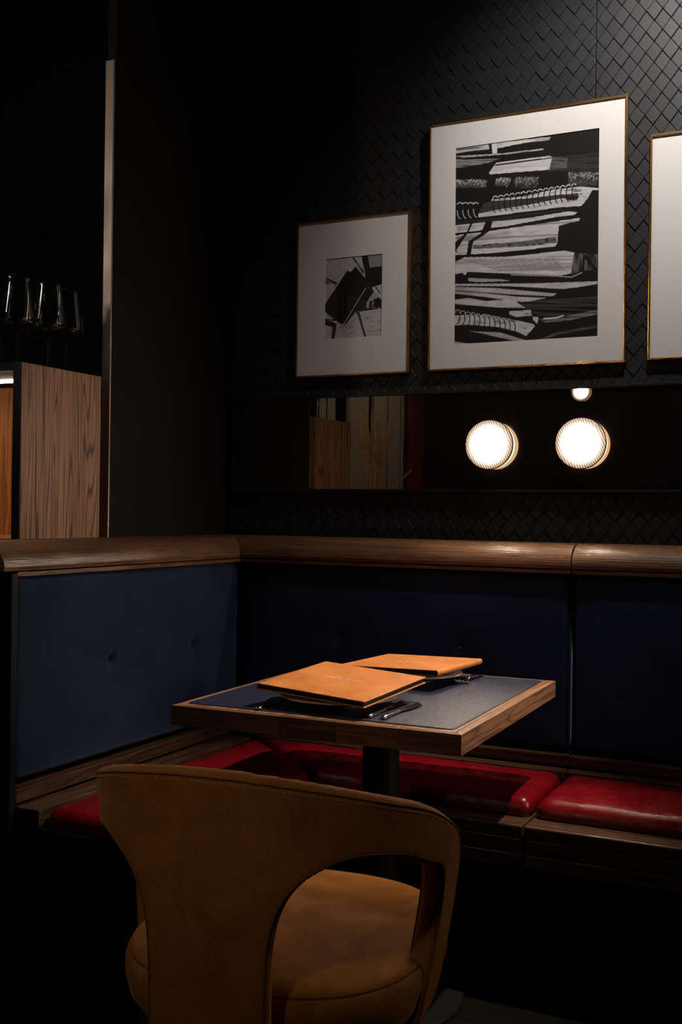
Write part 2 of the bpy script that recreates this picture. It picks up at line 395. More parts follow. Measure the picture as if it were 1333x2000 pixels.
for k in range(8):
    V, Fc, c = tile_geo([(-TW / 2, 0), (0, -TH / 2), (TW / 2, 0), (0, TH / 2)], (random.uniform(-0.02, 0.02), random.uniform(-0.035, 0.005)), 0.0020 + 0.0003 * (k % 3), 0.0018 if k >= 4 else 0.0)
    me = bpy.data.meshes.new('tile'); me.from_pydata(V, [], Fc); me.materials.append(M['tile']); me.update(); variants.append((me, V, Fc))
def hidden(cx, cz):
    for (a, b, c, d) in ((-1.73, -1.31, 1.64, 2.17), (-1.26, -0.63, 1.64, 2.43), (-0.58, 0.1, 1.64, 2.30), (-1.98, 0.4, 1.265, 1.59)):
        if a + 0.02 < cx < b - 0.02 and c + 0.02 < cz < d - 0.02: return True
    return cx > -0.47 or cz > 2.72 or cz < 1.13
vis = sorted([t for t in full if not hidden(*t[:2])], key=lambda t: -(t[0]) + abs(t[1] - 2.0) * 0.15)
chosen = set(vis[:300])
rest = MB()
for t in full:
    me, V, Fc = random.choice(variants[4:] if t[2] else variants[:4])
    if t in chosen:
        o = bpy.data.objects.new('tile', me); COL.objects.link(o); o.parent = wb; o.location = (t[0], WY + 0.004, t[1])
    else:
        rest.add([(v[0] + t[0], v[1] + WY + 0.004, v[2] + t[1]) for v in V], Fc)
for Q, lv in cut:
    V, Fc, c = tile_geo(Q, (0, -0.01), 0.0022, 0.0018 * lv)
    rest.add([(v[0] + c[0], v[1] + WY + 0.004, v[2] + c[1]) for v in V], Fc)
rest.obj('tile_field', M['tile'], wb, kind='stuff')

# dim things on the far left that only the smoked mirror shows
for (y0, y1) in ((-0.12, 0.10), (-0.66, -0.34), (-0.98, -0.76), (-1.24, -1.04)):
    MB().box(-3.25, -3.22, y0, y1, 0, 2.7).obj('wall_panel', M['beige'], wl, bevel=0.004)
MB().box(-3.25, -3.20, -1.29, -1.245, 0, 2.7).obj('metal_strip', M['strip'], wl, bevel=0.002)
cur = MB(); pts = []
for k in range(40):
    y = -1.30 - 0.28 * k / 39; x = -3.17 + 0.02 * math.sin(k * 0.95)
    pts.append((x, y))
poly = pts + [(x - 0.012, y) for (x, y) in pts[::-1]]
o = cur.prism(poly, 0.02, 2.9, 'z').obj('curtain', M['curtain'], None, smooth=True)
tag(o, 'narrow dark red curtain seen in the mirror behind the dried grass', 'curtain')

# ------------------------------------------------------------------ upholstered pads
def pad(name, quad, wdir, mat, parent, thick=0.06, r=0.025, R=0.02, crown=0.006, dimples=(), dk=1.0, step=0.012, wr=0.0, drop=None):
    """quad: 4 world corners (u0v0,u1v0,u1v1,u0v1) of the back plane; wdir: outward normal; puffed front face with rounded edges"""
    q = [Vector(p) for p in quad]; w = Vector(wdir)
    LU = max((q[1] - q[0]).length, (q[2] - q[3]).length); LV = max((q[3] - q[0]).length, (q[2] - q[1]).length)
    def axis(L):
        e = [0, 0.06, 0.16, 0.3, 0.5, 0.75, 1.0]
        a = [x * r for x in e]; n = max(2, int((L - 2 * r) / step)); mid = [r + (L - 2 * r) * k / n for k in range(1, n)]
        return a + mid + [L - x for x in a[::-1]]
    U = axis(LU); Vv = axis(LV); nu, nv = len(U), len(Vv); V = []
    for v_ in Vv:
        for u_ in U:
            u, v = u_, v_
            a, bb = min(u, LU - u), min(v, LV - v)
            if a < R and bb < R:
                ca, cb = R - a, R - bb; m_ = max(ca, cb); l = math.hypot(ca, cb)
                if l > 1e-9:
                    ca2, cb2 = ca * m_ / l, cb * m_ / l
                    u = (R - ca2) if u_ < LU / 2 else LU - (R - ca2); v = (R - cb2) if v_ < LV / 2 else LV - (R - cb2)
                d = R - m_
            else: d = min(a, bb)
            s = min(d / r, 1.0); hgt = thick - r + r * math.sqrt(max(0, 1 - (1 - s) ** 2))
            fu, fv = u / LU, v / LV
            p = q[0] * (1 - fu) * (1 - fv) + q[1] * fu * (1 - fv) + q[2] * fu * fv + q[3] * (1 - fu) * fv
            e = min(1, d / 0.15); hgt += crown * (1 - (1 - e) ** 2)
            for dp in dimples:
                dd = (p - Vector(dp)); dd = dd - w * dd.dot(w); L = dd.length
                ang = math.atan2(dd.z, dd.x + dd.y) if L > 1e-6 else 0
                hgt -= dk * 0.022 * math.exp(-(L / 0.0115) ** 2) + 0.007 * math.exp(-L / 0.035) * (0.8 + 0.2 * math.cos(4 * ang + 0.4))
            if wr: hgt += wr * (math.sin(u * 37 + 1.3 * math.sin(v * 21)) * 0.5 + math.sin(u * 11 + v * 17) * 0.5) * min(1, d / 0.03)
            if drop: hgt -= drop(u, v, LU, LV)
            V.append(p + w * hgt)
    Fc = [(j * nu + i, j * nu + i + 1, (j + 1) * nu + i + 1, (j + 1) * nu + i) for j in range(nv - 1) for i in range(nu - 1)]
    ring = [i for i in range(nu)] + [j * nu + nu - 1 for j in range(1, nv)] + [(nv - 1) * nu + i for i in range(nu - 2, -1, -1)] + [j * nu for j in range(nv - 2, 0, -1)]
    base = len(V)
    for k in ring:
        p = V[k]; V.append(p - w * ((p - q[0]).dot(w)))
    n = len(ring)
    for k in range(n): Fc.append((ring[k], ring[(k + 1) % n], base + (k + 1) % n, base + k))
    Fc.append(tuple(base + k for k in range(n)))
    return mesh(name, V, Fc, mat, parent, smooth=True)
def button(c, n, parent):
    c = Vector(c); n = Vector(n); m = MB()
    prof = [(0.002, 0.0055), (0.006, 0.0048), (0.0088, 0.0022), (0.0092, 0.0), (0.0075, -0.002)]
    t = Vector((0, 0, 1)); s = n.cross(t); V = []; K = 16
    for (r, h) in prof:
        for k in range(K): a = 2 * PI * k / K; V.append(c + (t * math.cos(a) + s * math.sin(a)) * r + n * h)
    Fc = [(i * K + k, i * K + (k + 1) % K, (i + 1) * K + (k + 1) % K, (i + 1) * K + k) for i in range(len(prof) - 1) for k in range(K)]
    Fc += [tuple(range(K)), tuple(range((len(prof) - 1) * K, len(prof) * K))[::-1]]
    m.add(V, Fc); return m.obj('button', M['blue_button_lit'], parent, smooth=True)

def rail_profile(w0, front, zt, zb):
    """quarter-round moulding section: (depth coordinate, z); w0 wall side, front = nose"""
    P = [(w0, zb + 0.012), (w0, zt)]
    D = front - w0
    for k in range(0, 13):
        a = PI / 2 * k / 12
        P.append((w0 + D * 0.42 + D * 0.58 * math.sin(a), zb + 0.010 + (zt - zb - 0.010) * math.cos(a)))
    P += [(front - D * 0.02, zb), (w0 + D * 0.55, zb)]
    return P
def mitred_prism(prof, mapf, e0, e1, name, mat, parent, seg=1):
    """prof points (d,z); mapf(d,z,t) -> world where t in 0..1 between e0(d) and e1(d)"""
    n = len(prof); V = []
    for k in range(seg + 1):
        t = k / seg
        for (d, z) in prof: V.append(mapf(d, z, e0(d) * (1 - t) + e1(d) * t))
    Fc = [tuple(range(n)), tuple(range(seg * n, (seg + 1) * n))[::-1]]
    for k in range(seg):
        for i in range(n): a = k * n + i; b = k * n + (i + 1) % n; Fc.append((a, b, b + n, a + n))
    return mesh(name, V, Fc, mat, parent, bevel=0.0018, seg=2)

ZT, ZB = 1.117, 1.046
def bx(name, mat, parent, *a, bevel=0.003): return MB().box(*a).obj(name, mat, parent, bevel=bevel)

# back banquette sections (pads face -Y)
def back_section(xa, xb, label, mitre_left=False, btn=()):
    root = empty('banquette', ((xa + xb) / 2, 2.95, 0), 0, label, 'banquette', 'banquette sections along the walls')
    mx = lambda d: xa - (0.0 if not mitre_left else (3.05 - d) * -1.0)   # mitre: the front starts further right
    prof = rail_profile(WY, 3.068, ZT, ZB)
    if mitre_left: e0 = lambda d: -2.006 + (WY - d) * 0.95 + 0.0012
    else: e0 = lambda d: xa
    mitred_prism(prof, lambda d, z, x: (x, d, z), e0, lambda d: xb, 'top_rail', M['rail_x'], root)
    x0 = xa if not mitre_left else -1.872
    bx('trim_strip', M['rail_x'], root, x0, xb, 3.074, 3.2, 1.0315, 1.0425, bevel=0.0015)
    bx('back_board', M['plinth'], root, x0, xb, 3.165, 3.215, 0.0, 1.03)
    pd = pad('back_cushion', [(x0 + 0.004, 3.165, 0.515), (xb - 0.006, 3.165, 0.515), (xb - 0.006, 3.165, 1.0305), (x0 + 0.004, 3.165, 1.0305)], (0, -1, 0),
             M['blue'], root, 0.066, 0.020, 0.022, 0.006, [(x, 3.165, 0.795) for x in btn], 0.35)
    for x in btn: button((x, 3.106, 0.795), (0, -1, 0), root)
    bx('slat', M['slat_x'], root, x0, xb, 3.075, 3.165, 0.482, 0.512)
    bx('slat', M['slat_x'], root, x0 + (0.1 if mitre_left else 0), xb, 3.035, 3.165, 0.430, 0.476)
    # seat
    sx = -1.41 if mitre_left else xa
    zq = 0.43
    if mitre_left: quad = [(-1.384, 2.695, zq), (xb - 0.003, 2.695, zq), (xb - 0.003, 3.034, zq), (-1.745, 3.034, zq)]
    else: quad = [(xa + 0.003, 2.695, zq), (xb - 0.003, 2.695, zq), (xb - 0.003, 3.034, zq), (xa + 0.003, 3.034, zq)]
    pad('seat_cushion', quad, (0, 0, 1), M['red'], root, 0.040, 0.028, 0.035, 0.016, step=0.014, wr=0.0012)
    n0 = -1.36 if mitre_left else xa
    bx('nosing', M['slat_x'], root, n0, xb, 2.62, 2.80, 0.396, 0.428, bevel=0.004)
    bx('seat_board', M['plinth'], root, (xa if not mitre_left else -1.75), xb, 2.80, 3.165, 0.39, 0.4285)
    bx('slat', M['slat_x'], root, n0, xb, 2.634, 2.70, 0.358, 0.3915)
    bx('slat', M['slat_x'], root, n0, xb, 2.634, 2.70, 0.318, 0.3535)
    bx('plinth', M['plinth'], root, n0, xb, 2.76, 3.1, 0.0, 0.392)
    return root
SPL = -0.760
back_section(-1.98, SPL - 0.0025, 'back-wall banquette section in the corner behind the table, blue back with two buttons', True, (-1.502, -1.101))
back_section(SPL + 0.0025, 1.25, 'right banquette section past the seam, navy velvet back over glossy red leather seat', False, (-0.36, 0.04))

# left banquette (pads face +X)
root = empty('banquette', (-1.7, 2.5, 0), 0, 'left banquette section against the low wooden partition, side-lit blue back with two sunken buttons', 'banquette', 'banquette sections along the walls')
LF = -1.848
prof = rail_profile(-2.0035, LF, ZT, ZB)
mitred_prism(prof, lambda d, z, y: (d, y, z), lambda d: 1.975, lambda d: WY - (d + 2.006) / 0.95 - 0.0012, 'top_rail', M['rail_y'], root)
bx('trim_strip', M['rail_y'], root, -2.0, -1.857, 2.03, 3.073, 1.0315, 1.0425, bevel=0.0015)
bx('back_board', M['plinth'], root, -2.0, -1.945, 2.03, 3.16, 0.0, 1.03)
pad('back_cushion', [(-1.945, 2.045, 0.525), (-1.945, 3.098, 0.525), (-1.945, 3.098, 1.0305), (-1.945, 2.045, 1.0305)], (1, 0, 0), M['blue'], root,
    0.068, 0.020, 0.022, 0.006, [(-1.945, 2.426, 0.783), (-1.945, 2.834, 0.783)], 1.5, 0.009)
for y in (2.426, 2.834): button((-1.908, y, 0.783), (1, 0, 0), root)
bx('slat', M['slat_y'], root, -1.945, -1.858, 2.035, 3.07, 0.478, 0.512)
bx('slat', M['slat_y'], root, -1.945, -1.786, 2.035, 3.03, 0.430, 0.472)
pad('seat_cushion', [(-1.388, 2.045, 0.43), (-1.388, 2.689, 0.43), (-1.757, 3.028, 0.43), (-1.782, 2.045, 0.43)], (0, 0, 1), M['red'], root, 0.040, 0.028, 0.035, 0.014, step=0.014, wr=0.0012)
bx('nosing', M['slat_y'], root, -1.50, -1.362, 2.035, 2.618, 0.396, 0.428, bevel=0.004)
bx('seat_board', M['plinth'], root, -1.945, -1.50, 2.035, 2.79, 0.39, 0.4285)
bx('slat', M['slat_y'], root, -1.45, -1.376, 2.035, 2.63, 0.358, 0.3915)
bx('plinth', M['plinth'], root, -1.9, -1.50, 2.06, 2.75, 0.0, 0.388)
bx('end_panel', M['plinth'], root, -2.03, -1.857, 2.010, 2.0335, 0.0, 1.040)

# low partition under the cabinet, behind the left banquette
o = structure('wall_partition', MB().box(-2.62, -2.010, 1.3, 2.55, 0, 1.10), M['plinth'])

# ------------------------------------------------------------------ mirror with two wall lamps
mx0, mx1, mz0, mz1 = -1.972, 1.25, 1.268, 1.584
root = empty('wall_mirror', ((mx0 + mx1) / 2, WY, mz0), 0, 'long low smoked wall mirror with thin black frame below the pictures', 'mirror')
MB().box(mx0 + 0.006, mx1 - 0.006, 3.204, 3.214, mz0 + 0.006, mz1 - 0.006).obj('mirror_glass', M['mirror'], root)
MB().box(mx0 + 0.004, mx1 - 0.004, 3.2145, 3.2195, mz0 + 0.004, mz1 - 0.004).obj('backing_board', M['black_metal'], root)
f = MB(); t = 0.008
bx('frame_bar', M['black_metal'], root, mx0, mx1, 3.196, 3.2205, mz1 - t, mz1, bevel=0.001)
bx('frame_bar', M['black_metal'], root, mx0, mx1, 3.196, 3.2205, mz0, mz0 + t, bevel=0.001)
bx('frame_bar', M['black_metal'], root, mx0, mx0 + t, 3.196, 3.2205, mz0 + t, mz1 - t, bevel=0.001)
bx('frame_bar', M['black_metal'], root, mx1 - t, mx1, 3.196, 3.2205, mz0 + t, mz1 - t, bevel=0.001)

def wall_lamp(c, label, group):
    """round lamp: back ring, glowing drum, dark rim, ribbed lens facing -Y (local -y)"""
    root = empty('wall_lamp', c, 0, label, 'lamp', group)
    L = lambda prof: MB().lathe(prof, (0, 0, 0), 48, 'y')
    L([(0.050, 0.0), (0.062, 0.0), (0.062, 0.006), (0.050, 0.006)]).obj('back_plate', M['copper'], root, world=False, smooth=True)
    L([(0.066, 0.006), (0.0725, 0.008), (0.0725, 0.030), (0.066, 0.030)]).obj('drum', M['drum'], root, world=False, smooth=True)
    L([(0.0700, 0.0302), (0.0752, 0.0302), (0.0762, 0.034), (0.0752, 0.0385), (0.0738, 0.0385), (0.0738, 0.0303)]).obj('rim', M['black_metal'], root, world=False, smooth=True)
    # ribbed lens: shallow dome with fine ribs running up to the right
    V = []; Fc = []; nr, na = 34, 96
    ca, sa = math.cos(math.radians(24)), math.sin(math.radians(24))
    for i in range(nr + 1):
        r = 0.0735 * i / nr
        for k in range(na):
            a = 2 * PI * k / na; x, z = r * math.cos(a), r * math.sin(a)
            rib = 0.0009 * math.sin((x * ca - z * sa) * 2 * PI / 0.0055)
            V.append((x, -(0.040 + 0.004 * (1 - (i / nr) ** 2)) + rib, z))
    for i in range(nr):
        for k in range(na): a = i * na + k; b = i * na + (k + 1) % na; Fc.append((a, b, b + na, a + na))
    n0 = len(V)
    for k in range(na): a = 2 * PI * k / na; V.append((0.0735 * math.cos(a), -0.0335, 0.0735 * math.sin(a)))
    for k in range(na): Fc.append((nr * na + k, nr * na + (k + 1) % na, n0 + (k + 1) % na, n0 + k))
    Fc.append(tuple(range(n0, n0 + na)))
    mesh('lens', V, Fc, M['lens'], root, smooth=True, world=False)
    return root
g = 'round ribbed lamps on the mirror'
wall_lamp((-1.040, 3.204, 1.411), 'left glowing round ribbed-glass lamp on the mirror, below the large picture', g)
wall_lamp((-0.760, 3.204, 1.411), 'right glowing round ribbed-glass lamp on the mirror, below the large picture', g)
wall_lamp((0.62, 3.204, 1.407), 'left lamp of an added unseen pair further along the mirror', 'added lamps further along the mirror')  # invented pair out of view, fills in light from the right
wall_lamp((0.895, 3.204, 1.407), 'right lamp of an added unseen pair further along the mirror', 'added lamps further along the mirror')
fl = wall_lamp((-1.95, -1.75, 2.13), 'round lamp on the opposite wall, seen only as a small reflection at mirror top', None)
fl.rotation_euler = (0, 0, PI)

# ------------------------------------------------------------------ framed pictures
# --- a small painter: value at each sample point, from filled polygons and strokes in picture-plane coordinates
class Print:
    def __init__(s, nx, ny, quad):
        s.nx, s.ny = nx, ny
        u, v = np.meshgrid(np.linspace(0, 1, nx), np.linspace(0, 1, ny))   # v=0 bottom
        TL, TR, BR, BL = [np.array(p, float) for p in quad]
        # homography unit square -> quad
        src = [(0, 1), (1, 1), (1, 0), (0, 0)]; dst = [TL, TR, BR, BL]; A = []; B = []
        for (a, b), (x, y) in zip(src, dst):
            A.append([a, b, 1, 0, 0, 0, -x * a, -x * b]); B.append(x); A.append([0, 0, 0, a, b, 1, -y * a, -y * b]); B.append(y)
        h = np.linalg.solve(np.array(A), np.array(B)); w = h[6] * u + h[7] * v + 1
        s.X = (h[0] * u + h[1] * v + h[2]) / w; s.Y = (h[3] * u + h[4] * v + h[5]) / w
        s.C = np.full((ny, nx), 0.006)
    def inside(s, poly):
        c = np.zeros(s.X.shape, bool); n = len(poly)
        for i in range(n):
            x0, y0 = poly[i]; x1, y1 = poly[(i + 1) % n]
            if y0 == y1: continue
            k = ((y0 > s.Y) != (y1 > s.Y)) & (s.X < (x1 - x0) * (s.Y - y0) / (y1 - y0) + x0)
            c ^= k
        return c
    def rnd(s, sx, sy, seed, ang=0.0):
        r = np.random.default_rng(seed); g = r.random((64, 64)); ca, sa = math.cos(ang), math.sin(ang)
        a = ((s.X * ca + s.Y * sa) / sx) % 63; b = ((-s.X * sa + s.Y * ca) / sy) % 63
        i, j = a.astype(int), b.astype(int); fa, fb = a - i, b - j
        return (g[i, j] * (1 - fa) * (1 - fb) + g[i + 1, j] * fa * (1 - fb) + g[i, j + 1] * (1 - fa) * fb + g[i + 1, j + 1] * fa * fb)
    def fill(s, val, poly, tex=0.0, seed=1, ang=0.0, sx=300, sy=7):
        k = s.inside(poly); v = np.full(s.X.shape, val)
        if tex:
            n = s.rnd(sx, sy, seed, ang); m = s.rnd(60, 14, seed + 9, ang)
            v = v * (1 - tex * np.clip((n - 0.55) * 4, 0, 1)) * (0.8 + 0.35 * m)
        s.C[k] = v[k]
    def line(s, val, pts, w):
        for (x0, y0), (x1, y1) in zip(pts[:-1], pts[1:]):
            dx, dy = x1 - x0, y1 - y0; L = dx * dx + dy * dy + 1e-9
            t = np.clip(((s.X - x0) * dx + (s.Y - y0) * dy) / L, 0, 1)
            d = np.hypot(s.X - x0 - t * dx, s.Y - y0 - t * dy); s.C[d < w] = val
    def arc(s, val, cx, cy, rx, ry, a0, a1, w, n=10):
        s.line(val, [(cx + rx * math.cos(a0 + (a1 - a0) * k / n), cy + ry * math.sin(a0 + (a1 - a0) * k / n)) for k in range(n + 1)], w)
    def build(s, place, mat, parent):
        u = np.linspace(0, 1, s.nx); v = np.linspace(0, 1, s.ny); V = [place(a, b) for b in v for a in u]
        Fc = [(j * s.nx + i, j * s.nx + i + 1, (j + 1) * s.nx + i + 1, (j + 1) * s.nx + i) for j in range(s.ny - 1) for i in range(s.nx - 1)]
        inv = world_of(parent).inverted(); me = bpy.data.meshes.new('print')
        me.from_pydata([tuple(inv @ Vector(p)) for p in V], [], Fc); me.materials.append(mat)
        at = me.color_attributes.new('ink', 'FLOAT_COLOR', 'POINT'); c = np.clip(s.C, 0, 1).ravel()
        at.data.foreach_set('color', np.stack([c, c * 0.985, c * 0.99, np.ones_like(c)], 1).ravel()); me.update()
        o = bpy.data.objects.new('print', me); COL.objects.link(o); o.parent = parent; return o
def ink_mat():
    m, nt, b = newmat('photo_print_ink'); a = N(nt, 'ShaderNodeVertexColor'); a.layer_name = 'ink'
    nt.links.new(a.outputs['Color'], b.inputs['Base Color']); b.inputs['Roughness'].default_value = 0.5; b.inputs['Specular IOR Level'].default_value = 0.2
    return m
M['ink'] = ink_mat()

def picture(name, x0, x1, z0, z1, win, label, tilt=0.0, prt=None, group='gold-framed pictures in a row on the dark wall'):
    """outer frame rectangle on the wall, window rectangle in the mount; tilt leans the top forward"""
    root = empty(name, ((x0 + x1) / 2, WY, z0), 0, label, 'picture', group)
    yb, yf = WY - 0.0005, WY - 0.020
    L = lambda z: tilt * (z - z0)
    def bar(n, xa, xb, za, zb, ya, yb_, mat, bev=0.0015):
        m = MB().box(xa, xb, ya, yb_, za, zb); m.V = [(p[0], p[1] - L(p[2]), p[2]) for p in m.V]
        return m.obj(n, mat, root, bevel=bev)
    t = 0.0065
    bar('frame_bar', x0, x1, z1 - t, z1, yf, yb, M['gold_h']); bar('frame_bar', x0, x1, z0, z0 + t, yf, yb, M['gold_h'])
    bar('frame_bar', x0, x0 + t, z0 + t, z1 - t, yf, yb, M['gold']); bar('frame_bar', x1 - t, x1, z0 + t, z1 - t, yf, yb, M['gold'])
    ym = yf + 0.006
    bar('backing_board', x0 + t, x1 - t, z0 + t, z1 - t, ym + 0.004, ym + 0.008, M['black_metal'], 0)
    if win:
        a, b, c, d = win
        o_ = [(x0 + t, z0 + t), (x1 - t, z0 + t), (x1 - t, z1 - t), (x0 + t, z1 - t)]; w_ = [(a, c), (b, c), (b, d), (a, d)]
        V = []
        for (ps, y) in ((o_, ym), (w_, ym), (w_, ym + 0.0015), (o_, ym + 0.0015)): V += [(p[0], y - L(p[1]), p[1]) for p in ps]
        Fc = []
        for r in range(3):
            for i in range(4): Fc.append((r * 4 + i, r * 4 + (i + 1) % 4, (r + 1) * 4 + (i + 1) % 4, (r + 1) * 4 + i))
        mesh('mount', V, Fc, M['mount'], root)
        if prt:
            prt.build(lambda u, v: (a - 0.002 + u * (b - a + 0.004), ym + 0.0022 - L(c + v * (d - c)), c - 0.002 + v * (d - c + 0.004)), M['ink'], root)
    else:
        bar('mount', x0 + t, x1 - t, z0 + t, z1 - t, ym, ym + 0.0015, M['mount'], 0)
    bar('glass_pane', x0 + t, x1 - t, z0 + t, z1 - t, yf + 0.002, yf + 0.0035, M['pane'], 0)
    return root

# large print: a stack of old books and notebooks in hard light (coordinates read off the photograph, 4.3x crop)
P1 = Print(285, 405, [(62, 225), (1272, 55), (1240, 1785), (38, 1855)])
W = 0.62
P1.fill(0.012, [(0, 0), (1400, 0), (1400, 2000), (0, 2000)])
P1.fill(0.035, [(620, 330), (1300, 260), (1300, 420), (700, 420)], 0.8, 3)
P1.fill(W, [(60, 232), (300, 190), (520, 168), (860, 132), (845, 160), (700, 175), (560, 198), (420, 228), (60, 270)], 0.75, 5, -0.1, 200, 9)
P1.fill(0.012, [(335, 160), (360, 160), (370, 275), (350, 275)]); P1.fill(0.7, [(362, 180), (408, 176), (410, 270), (372, 272)])
P1.fill(W * 0.8, [(60, 292), (430, 272), (790, 230), (800, 240), (520, 275), (120, 306)], 0.3, 6)
P1.fill(W * 0.45, [(60, 318), (260, 318), (440, 312), (330, 350), (150, 380), (60, 392)], 0.8, 7, 0.0, 150, 8)
P1.fill(W, [(400, 350), (850, 290), (868, 300), (845, 405), (350, 444), (340, 430)], 0.35, 8, -0.05, 500, 6)
P1.fill(0.10, [(868, 300), (1000, 310), (990, 395), (845, 410)], 0.7, 9, 0, 60, 9)
P1.line(0.02, [(395, 368), (640, 335), (860, 308)], 5)
for k, (a, b, c, d, v) in enumerate([(62, 480, 330, 560, .30), (395, 465, 530, 540, .32), (545, 458, 760, 560, .20), (1000, 420, 1262, 540, .22)]):
    r = np.random.default_rng(40 + k)
    P1.fill(v * 0.25, [(a, b + 25), ((a + c) / 2, b), (c, b + 15), (c - 25, d - 5), (a, d)], 0.6, 50 + k, 0, 30, 9)
    for q in range(int((c - a) * 0.45)):
        x, y = r.uniform(a, c - 14), b + 14 + abs(r.normal(0, 0.28)) * (d - b)
        P1.line(v * r.uniform(0.7, 2.0), [(x, y), (x + r.uniform(3, 11), y - r.uniform(2, 12))], 2.2)
# spiral-bound pad
P1.fill(W, [(250, 770), (420, 735), (700, 690), (960, 640), (1180, 590), (1165, 640), (1110, 705), (960, 715), (700, 745), (420, 782), (250, 800)], 0.2, 12, -0.15, 300, 12)
P1.fill(W * 1.05, [(360, 650), (600, 630), (860, 575), (1110, 545), (1215, 555), (1170, 610), (960, 620), (860, 640), (600, 670), (370, 690)], 0.75, 13, -0.15, 60, 10)
P1.fill(0.05, [(365, 665), (700, 640), (960, 610), (1080, 600), (1090, 640), (960, 640), (700, 690), (420, 735), (250, 765), (300, 680)], 0.5, 14)
P1.fill(0.02, [(945, 625), (1085, 620), (1075, 655), (1000, 660)])
P1.fill(W, [(1110, 545), (1262, 560), (1262, 575), (1200, 575), (1165, 640), (1120, 640)], 0.4, 15, 0, 30, 20)
for k in range(15):
    x = 385 + k * 47; y = 700 - k * 7.2
    P1.arc(0.012, x + 14, y, 26, 66, PI * 0.62, PI * 1.45, 4.5); P1.arc(0.75, x + 8, y - 50, 22, 26, PI * 1.1, PI * 1.75, 3.2)
for k in range(4): P1.arc(0.45, 100 + k * 45, 745 - k * 4, 26, 66, PI * 0.5, PI * 1.0, 4); P1.arc(0.6, 95 + k * 45, 690, 20, 12, PI, PI * 1.9, 4)
P1.fill(W, [(52, 868), (330, 838), (700, 800), (1000, 750), (1075, 758), (1050, 780), (880, 800), (500, 870), (280, 905), (52, 930)], 0.3, 16, -0.08, 300, 9)
P1.fill(0.03, [(60, 838), (500, 790), (960, 730), (960, 742), (520, 812), (60, 862)], 0.3, 17)
P1.fill(0.012, [(300, 895), (600, 858), (960, 815), (960, 828), (600, 880), (300, 925)])
P1.fill(W, [(52, 950), (330, 915), (700, 862), (1000, 818), (1095, 805), (1090, 830), (1010, 845), (920, 870), (905, 1010), (890, 1040), (640, 1068), (350, 1096), (52, 1112)], 0.55, 18, -0.07, 420, 13)
P1.fill(0.16, [(200, 1030), (600, 1000), (890, 960), (905, 1010), (640, 1040), (200, 1062)], 0.9, 19, -0.06, 26, 7)
P1.fill(0.012, [(185, 845), (150, 925), (52, 1010), (52, 1090), (120, 985), (165, 925), (205, 840)])
P1.fill(0.012, [(310, 835), (365, 835), (350, 905), (290, 950), (205, 1000), (182, 1110), (150, 1110), (165, 1000), (270, 930)])
P1.fill(W, [(52, 1170), (130, 1130), (500, 1125), (960, 1075), (1045, 1090), (1050, 1200), (1010, 1265), (930, 1280), (500, 1265), (160, 1250), (52, 1270)], 0.4, 20, -0.02, 480, 15)
for k in range(9): P1.line(0.06, [(90 + k * 40, 1150 + k * 11), (480 + k * 45, 1152 + k * 10), (880 + k * 12, 1140 + k * 12)], 1.8)
P1.fill(0.12, [(1045, 1095), (1240, 1105), (1235, 1230), (1110, 1240), (1015, 1275)], 0.8, 21, 0, 20, 90)
P1.fill(0.012, [(1110, 1100), (1150, 1110), (1240, 1230), (1200, 1235)]); P1.fill(0.012, [(1120, 1110), (1140, 1110), (1125, 1240), (1108, 1240)])
P1.line(0.4, [(520, 1275), (900, 1285), (1020, 1295), (1110, 1255)], 4)
P1.fill(W * 0.7, [(160, 1300), (440, 1312), (520, 1325), (240, 1335), (160, 1325)], 0.2, 22); P1.fill(W, [(118, 1250), (150, 1240), (145, 1275), (120, 1275)])
P1.fill(W * 0.9, [(45, 1350), (700, 1345), (1240, 1328), (1235, 1350), (1090, 1375), (950, 1392), (480, 1368), (45, 1368)], 0.35, 23, 0, 500, 8)
P1.fill(W * 0.8, [(45, 1375), (400, 1385), (900, 1430), (860, 1452), (500, 1435), (45, 1400)], 0.6, 24, 0.05, 420, 8)
P1.fill(W * 0.85, [(45, 1410), (300, 1425), (560, 1455), (820, 1465), (640, 1500), (500, 1490), (300, 1458), (45, 1430)], 0.5, 25, 0.05, 420, 9)
P1.fill(W * 0.7, [(840, 1490), (1000, 1488), (880, 1508)], 0.1)
P1.fill(W * 0.95, [(45, 1482), (160, 1465), (300, 1490), (540, 1480), (600, 1520), (660, 1550), (420, 1545), (160, 1525), (45, 1515)], 0.3, 26, 0, 200, 22)
P1.fill(0.05, [(560, 1500), (1235, 1450), (1235, 1600), (760, 1620), (640, 1550)], 0.9, 27, 0.03, 420, 9)
P1.fill(W * 0.35, [(740, 1640), (900, 1630), (1235, 1560), (1235, 1600), (1000, 1650), (800, 1670)], 0.9, 28, 0, 300, 10)
P1.line(0.7, [(790, 1635), (880, 1632), (950, 1612)], 6)
P1.fill(W * 0.9, [(500, 1575), (680, 1565), (690, 1610), (560, 1625), (500, 1600)], 0.6, 29, 0, 40, 12); P1.fill(W, [(695, 1620), (745, 1625), (735, 1680), (700, 1650)])
P1.fill(W * 1.0, [(42, 1610), (300, 1600), (560, 1650), (700, 1680), (715, 1700), (640, 1780), (570, 1745), (400, 1705), (200, 1690), (42, 1690)], 0.45, 30, 0.1, 50, 14)
for k in range(12): P1.arc(0.012, 60 + k * 42, 1622 + k * 8, 28, 60, -PI * 0.65, PI * 0.45, 4.2)
for k in range(11): P1.arc(0.55, 72 + k * 42, 1590 + k * 8, 20, 26, -PI, 0, 2.6)
P1.fill(W * 0.75, [(160, 1740), (420, 1750), (640, 1815), (520, 1815), (300, 1765)], 0.4, 31, 0.1, 200, 8)
P1.fill(W * 0.7, [(38, 1825), (180, 1845), (38, 1850)], 0)
